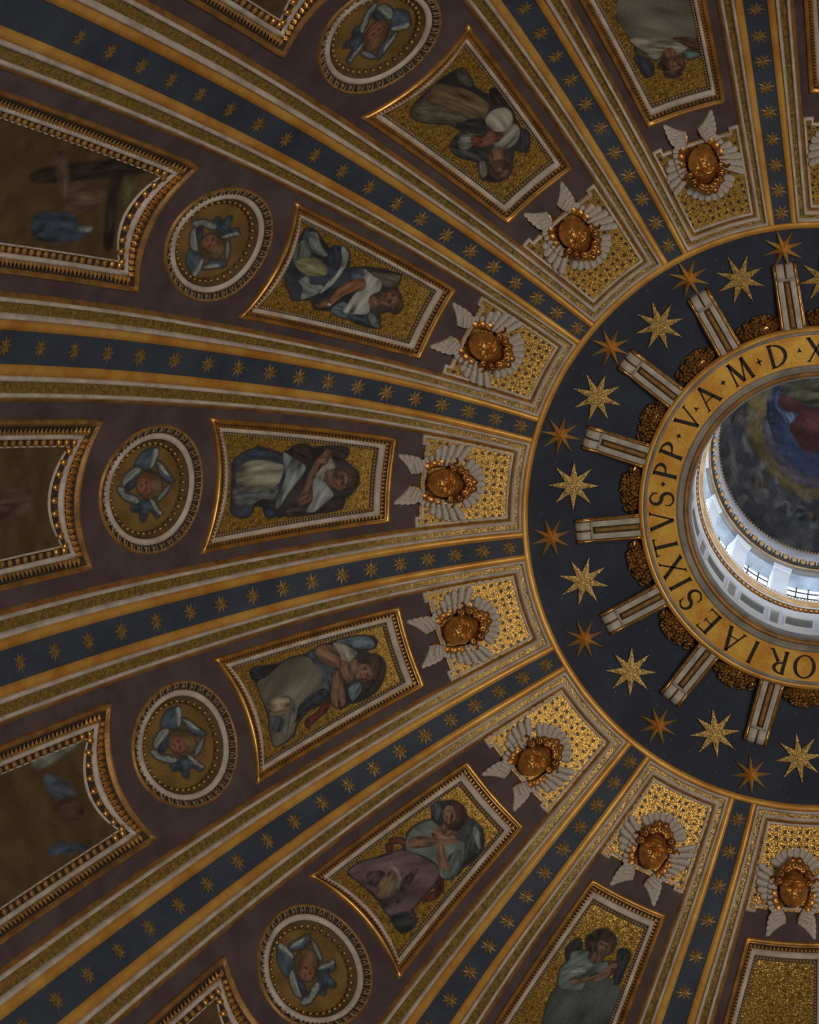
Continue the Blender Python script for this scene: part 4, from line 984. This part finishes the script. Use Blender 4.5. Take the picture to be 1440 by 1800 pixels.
def letter(c, ang, h=.60, r0=3.75):
    mb = MB(); t = math.radians(ang)
    up = np.array([math.cos(t), math.sin(t), 0]); rt = np.array([-math.sin(t), math.cos(t), 0])
    for q in glyph(c):
        P = [up * (r0 + y * h) + rt * (x * h * 1.02) + LA for x, y in q]
        lo = [p + (0, 0, ZR - .016) for p in P]; hi = [p + (0, 0, ZR + .004) for p in P]; n = len(P)
        mb.add(lo + hi, [tuple(range(n))] + [(i, n + i, n + (i + 1) % n, (i + 1) % n) for i in range(n)])
    return mb.build('stop' if c in '*+^' else 'letter', M['black'], ring)
TEXT = [('O', 96.2), ('R', 105.8), ('I', 115.6), ('A', 124.3), ('E', 135.0), ('S', 145.2), ('I', 152.0), ('X', 158.6), ('T', 166.7), ('V', 175.8), ('S', 183.7), ('*', 189.1), ('P', 194.3), ('P', 201.9), ('*', 207.4),
        ('V', 214.2), ('^', 219.0), ('A', 224.8), ('*', 232.4), ('M', 239.6), ('+', 247.3), ('D', 254.6), ('^', 262.3), ('X', 268.2)]
for c, a in TEXT: letter(c, a)

# ---- brackets: X across, Y towards the ring, Z into the room; origin at the outer end
BW, BL = .27, 1.68
def ang_of(g): return float(phi_of(np.array(g), np.array(5.4)))
BR = {-3.5: 261.4, -2.5: 240.2, -1.5: 217.6, -.5: 197.0, .5: 174.6, 1.5: 151.6, 2.5: 128.4, 3.5: 105.9}
BLAB = {-3.5: 'near the letters D and X', -2.5: 'at the letter M', -1.5: 'at the lone letter V beside A', -.5: 'at the double letters PP', .5: 'at the V and T of SIXTVS', 1.5: 'at the I of SIXTVS', 2.5: 'at the letters A and E', 3.5: 'at the letter R'}
def zprof(y): return np.interp(y, [0, .06, .18, .34, .42, .48, .60, 1.2, BL], [.10, .26, .34, .30, .24, .25, .30, .36, .40])
def strip(mb, x0, x1, y0, y1, dz, arch=.03, ny=16):
    y = np.linspace(y0, y1, ny); u = np.array([-1, -.9, -.45, 0, .45, .9, 1]); hz = np.array([-.14, 0, arch * .8, arch, arch * .8, 0, -.14])
    sc = 1.10 + .06 * y / BL; X = ((x0 + x1) / 2 + (x1 - x0) / 2 * u)[None] * sc[:, None]
    V = np.stack([X, np.repeat(y[:, None], 7, 1), zprof(y)[:, None] + dz + hz[None]], -1).reshape(-1, 3)
    return mb.add(V, grid_faces(ny, 7, False, True))
def bracket_parts():
    P = []
    mb = MB(); y = np.linspace(.02, BL, 20); 
    V = np.concatenate([np.stack([0 * y - .26 * (1.10 + .06 * y / BL), y, 0 * y - .1], 1), np.stack([0 * y - .25 * (1.10 + .06 * y / BL), y, zprof(y) - .06], 1), np.stack([0 * y + .25 * (1.10 + .06 * y / BL), y, zprof(y) - .06], 1), np.stack([0 * y + .26 * (1.10 + .06 * y / BL), y, 0 * y - .1], 1)])
    mb.add(V, grid_faces(4, 20)); mb.add([V[0], V[20], V[40], V[60]], [(0, 1, 2, 3)])
    P.append(('core', mb.build('core', M['brown'], None)))
    for s in (-1, 1):
        P.append(('white_channel', strip(MB(), s * .075, s * .205, .47, BL, .0, .012).build('white_channel', M['whitebr'], None, False)))
        P.append(('scroll_end', strip(MB(), s * .015, s * .205, .0, .40, .0, .03).build('scroll_end', M['whitebr'], None, False)))
        e = MB(); yy = np.linspace(.03, BL, 16); e.tube(np.stack([s * .236 * (1.10 + .06 * yy / BL), yy, zprof(yy) - .01], 1), .032, 6)
        e.tube(np.stack([s * .262 * (1.10 + .06 * yy / BL), yy, zprof(yy) - .07], 1), .02, 6)
        P.append(('gilt_edge', e.build('gilt_edge', M['bracketgold'], None, True)))
        c = MB(); t = np.linspace(0, 2.2 * PI, 16); q = .115 * (1 - t / 9); c.tube(np.stack([0 * t + s * .275, .13 + q * np.cos(t), .18 + q * np.sin(t)], 1), np.linspace(.045, .03, 16), 6); c.ball((s * .28, .13, .18), (.05, .06, .06), 8, 6)
        P.append(('volute', c.build('volute', M['bracketgold'], None, True)))
    c = MB()
    for i, yy in enumerate(np.linspace(.56, BL - .08, 26)): c.ball((0, yy, float(zprof(yy)) - .012), (.055 * (1 + .2 * yy), .034, .035), 6, 4)
    P.append(('cord', c.build('cord', M['cordm'], None, True)))
    b = MB().tube([(-.25, .435, .235), (-.12, .435, .262), (0, .435, .25), (.12, .435, .262), (.25, .435, .235)], .035, 8); P.append(('cross_band', b.build('cross_band', M['grey'], None, True)))
    return [(n, take(o)) for n, o in P]
BP = bracket_parts()
def polar_frame(ang, r, z):
    t = math.radians(ang); y = Vector((-math.cos(t), -math.sin(t), 0)); zz = Vector((0, 0, -1)); x = y.cross(zz)
    m = Matrix.Identity(4)
    for i, v in enumerate((x, y, zz)):
        for j in range(3): m[j][i] = v[j]
    m.translation = Vector((LA[0] + r * math.cos(t), LA[1] + r * math.sin(t), z)); return m
for g, a in BR.items():
    e = empty('scroll_bracket', polar_frame(a, 6.29, -.05)); tag(e, 'white and gilt scroll bracket meeting the ring ' + BLAB[g], 'bracket', 'scroll brackets round the ring')
    for n, me in BP: inst(n, me, e)

# ---- bunches of gilded fruit between the brackets
def bunch_meshes():
    rs = random.Random(5); fr = MB()
    for i in range(150):
        x = rs.uniform(-.56, .56); y = rs.uniform(-.12, .37) * (1 - .5 * (x / .56) ** 2); h = .24 * (1 - (x / .72) ** 2) * (1 - (max(0, y) / .46) ** 2) + rs.uniform(-.02, .04); q = rs.uniform(.035, .06)
        fr.ball((x, -y, max(.02, h)), (q, q, q), 7, 5)
    bd = MB(); bd.ball((0, -.02, -.02), (.56, .30, .22), 16, 8)
    lf = MB()
    lf.tube([(.62, .0, .05), (.56, -.05, .12), (.46, -.07, .16)], [.05, .06, .04], 7)
    return take(bd.build('fruit_body', M['cluster'], None, True)), take(fr.build('fruit', M['cluster'], None, True)), take(lf.build('stalk', M['cluster'], None, False))
BU = bunch_meshes()
CL = {-4: (272.6, 'at the letter X by the right edge'), -3: (251.0, 'between the letters M and D'), -2: (229.0, 'at the letter A after the lone V'), -1: (207.3, 'between PP and the lone V'), 0: (185.8, 'at the final S of SIXTVS'), 1: (163.0, 'at the X and T of SIXTVS'), 2: (140.0, 'at the first S of SIXTVS'), 3: (117.2, 'at the I before AE'), 4: (94.8, 'at the letter O by the right edge')}
for k, (a, lab) in CL.items():
    e = empty('fruit_bunch', polar_frame(a, 4.76, -.04)); tag(e, 'dark gilded bunch of fruit behind the ring ' + lab, 'ornament', 'gilded fruit bunches')
    inst('fruit_body', BU[0], e); tag(inst('fruit', BU[1], e), kind='stuff'); inst('stalk', BU[2], e); inst('stalk', BU[2], e, Matrix.Diagonal((-1, 1, 1, 1)))

# ------------------------------------------------------------------ lantern above the ring
lw = empty('wall_lantern', loc=(0, 0, 0)); tag(lw, 'white marble drum of the lantern with gilt cornices', kind='structure')
turn('base_course', [(3.36, .35), (3.43, .45), (3.43, 1.25), (3.40, 1.3), (3.40, 1.45), (3.44, 1.5)], M['marble'], lw, smooth=False)
turn('lower_wall', [(3.44, 1.45), (3.44, 4.75)], M['marble'], lw)
NW = 16; A0 = math.radians(112.0 + 11.25)                       # a window every 22.5 degrees
def slab(name, mat, parent, r0, r1, z0, z1, a, half, seg=6):
    t = np.linspace(a - half, a + half, seg); V = []
    for r, z in ((r0, z0), (r1, z0), (r1, z1), (r0, z1)): V += [(LA[0] + r * math.cos(x), LA[1] + r * math.sin(x), z) for x in t]
    F = list(grid_faces(4, seg)) + [(3 * seg + i, 3 * seg + i + 1, i + 1, i) for i in range(seg - 1)] + [(0, 3 * seg, 2 * seg, seg), (seg - 1, 2 * seg - 1, 3 * seg - 1, 4 * seg - 1)]
    return mesh_obj(name, V, [tuple(f) for f in F], mat, parent)
for i in range(NW):
    a = A0 + i * PI / 8; b = a + PI / 16
    slab('dark_panel', M['darkpanel'], lw, 3.44, 3.425, 1.95, 3.35, a, .105)
    for z0, z1, hh in ((1.82, 1.95, .12), (3.35, 3.48, .12)): slab('panel_frame', M['marble'], lw, 3.46, 3.40, z0, z1, a, hh)
    for s in (-1, 1): slab('panel_frame', M['marble'], lw, 3.455, 3.405, 1.95, 3.35, a + s * .1125, .0075)
    slab('niche', M['grey'], lw, 3.44, 3.43, 1.75, 3.5, b, .030)
    slab('niche_cap', M['marble'], lw, 3.46, 3.39, 3.5, 3.75, b, .045)
    for s in (-1, 1): slab('pilaster_strip', M['marble'], lw, 3.46, 3.40, 1.5, 3.9, b + s * .046, .011)
turn('frieze', [(3.44, 3.95), (3.41, 4.0), (3.40, 4.55), (3.44, 4.8)], M['marble'], lw, smooth=False)
turn('dentil_ground', [(3.46, 4.75), (3.47, 4.95), (3.40, 5.02), (3.35, 5.06)], M['giltd'], lw, smooth=False)
turn('cornice_fillet', [(3.352, 5.06), (3.34, 5.09), (3.33, 5.16), (3.335, 5.2)], M['marble'], lw, smooth=False)
turn('gilt_cornice', [(3.335, 5.18), (3.32, 5.30), (3.30, 5.36), (3.275, 5.40), (3.27, 5.55), (3.255, 5.62)], M['lgold'], lw, smooth=False)
turn('cornice_fillet', [(3.256, 5.62), (3.245, 5.64), (3.245, 5.72), (3.26, 5.75)], M['marble'], lw, smooth=False)
turn('cornice_top', [(3.26, 5.74), (3.265, 5.95), (3.40, 6.05), (3.55, 6.10)], M['lgold'], lw, smooth=False)
de = MB()
for i in range(150):
    a = 2 * PI * i / 150; de.ball((LA[0] + 3.41 * math.cos(a), LA[1] + 3.41 * math.sin(a), 4.98), (.05, .05, .11), 6, 4)
tag(de.build('dentil_row', M['bracketgold'], lw, True), kind='stuff')
be = MB()
for i in range(220):
    a = 2 * PI * i / 220; be.ball((LA[0] + 3.27 * math.cos(a), LA[1] + 3.27 * math.sin(a), 5.95), (.034, .034, .07), 6, 4)
tag(be.build('bead_row', M['bracketgold'], lw, True), kind='stuff')
# window storey
for i in range(NW):
    a = A0 + i * PI / 8; b = a + PI / 16
    slab('pier', M['marble'], lw, 3.98, 3.50, 6.0, 12.75, b, .070)
    slab('pilaster', M['marble'], lw, 3.55, 3.46, 6.0, 12.05, b, .066)
    slab('pilaster_cap', M['marble'], lw, 3.55, 3.43, 12.05, 12.35, b, .074)
    slab('pilaster_cap', M['marble'], lw, 3.55, 3.41, 12.35, 12.6, b, .080)
    slab('window_soffit', M['stone'], lw, 3.96, 3.50, 12.30, 12.75, a, .135)
    slab('window_sill', M['marble'], lw, 3.98, 3.50, 6.0, 6.25, a, .135)
    w = slab('window_%d' % (i + 1), M['glass'], None, 3.93, 3.90, 6.2, 12.5, a, .135); tag(w, 'bright lantern window with dark iron bars', group='lantern windows', kind='structure')
    for s in (-.045, .045): slab('glazing_bar', M['iron'], w, 3.90, 3.86, 6.2, 12.3, a + s, .0055, 3)
    for z in (7.2, 8.3, 9.4, 10.5, 11.5): slab('glazing_bar', M['iron'], w, 3.90, 3.86, z, z + .06, a, .135, 5)
    for s in (-1, 1): slab('window_frame', M['iron'], w, 3.92, 3.84, 6.2, 12.3, a + s * .130, .006, 3)
turn('architrave', [(3.52, 12.6), (3.44, 12.6), (3.43, 12.95), (3.41, 13.0), (3.41, 13.25)], M['grey'], lw, smooth=False)
turn('gilt_fillet', [(3.42, 13.2), (3.385, 13.22), (3.385, 13.34), (3.42, 13.38)], M['lgold'], lw, smooth=False)
turn('egg_ground', [(3.42, 13.36), (3.36, 13.55), (3.29, 14.25)], M['iron2'], lw, smooth=False)
EGGL = egg_mesh('egg', M['lgold'], .082, .24, .07, 10, 7)
for i in range(78):
    a = 2 * PI * i / 78 + .02; o = inst('egg', EGGL, lw)
    t = Vector((math.cos(a), math.sin(a), 0)); y = Vector((-.1 * t.x, -.1 * t.y, .98)).normalized(); x = Vector((-t.y, t.x, 0)); z = x.cross(y)
    m = Matrix.Identity(4)
    for q, v in enumerate((x, y, z)):
        for j in range(3): m[j][q] = v[j]
    m.translation = Vector(LA) + t * 3.30 + Vector((0, 0, 13.86)); o.matrix_local = m
da = MB()
for i in range(78):
    a = 2 * PI * (i + .5) / 78 + .02; c = np.array([LA[0] + 3.315 * math.cos(a), LA[1] + 3.315 * math.sin(a), 13.85]); n = np.array([-math.sin(a), math.cos(a), 0])
    da.tube([c + (0, 0, -.25), c + (0, 0, .3)], [.012, .045], 5)
tag(da.build('dart_row', M['marble'], lw, False), kind='stuff')
turn('upper_cornice', [(3.31, 14.2), (3.27, 14.25), (3.27, 14.5), (3.24, 14.6), (3.235, 15.3), (3.25, 15.4), (3.24, 15.55), (3.26, 15.7)], M['grey2'], lw, smooth=False)
ub = MB()
for i in range(200):
    a = 2 * PI * i / 200; ub.ball((LA[0] + 3.25 * math.cos(a), LA[1] + 3.25 * math.sin(a), 15.78), (.04, .04, .10), 6, 4)
tag(ub.build('bead_row', M['lgold'], lw, True), kind='stuff')
# painted cupola of the lantern
nu, nv = 440, 150; t = np.linspace(0, 2 * PI, nu); q = np.linspace(0, 1, nv); Q, T = np.meshgrid(q, t, indexing='ij')
CR, CZ0, CH = 3.30, 15.75, 2.6
X = CR * np.sin(Q * PI / 2) * np.cos(T); Y = CR * np.sin(Q * PI / 2) * np.sin(T); Z = CZ0 + CH * np.cos(Q * PI / 2)
sh = [(c, np.array(p, float) / 100) for c, p in CUPOLA_PAINT]
C = paint(X, Y, sh, base=(46, 45, 47), soft=.02, fold=.8)
# swirling pale clouds of the picture between the figures
ph = np.arctan2(Y, X).ravel(); rad = np.hypot(X, Y).ravel(); PA = ph * 64 / (2 * PI); cl = vnoise(rad * 5 + 2 * vnoise(PA + 9, rad * 2) + 5, PA + 30)
bg = np.clip((cl - .5) * 2.2, 0, 1)[:, None] * np.clip((rad - 1.5) / .6, 0, 1)[:, None] * .75
C[:, :3] = C[:, :3] * (1 - bg) + np.array(alb((84, 82, 74))[:3]) * bg
tex = vnoise(rad * 16 + 3 * vnoise(PA + 3, rad * 3) + 7, PA + 20) * .6 + vnoise(rad * 34 + 9, 2 * PA + 8) * .4
C[:, :3] *= (.62 + .76 * tex)[:, None]
cup = mesh_obj('ceiling_cupola', np.stack([X.ravel() + LA[0], Y.ravel() + LA[1], Z.ravel()], 1), grid_faces(nv, nu), M['picture'], None, True, np.stack([X.ravel(), Y.ravel()], 1), C)
tag(cup, 'painted cupola of the lantern with red and blue robes in clouds', kind='structure')
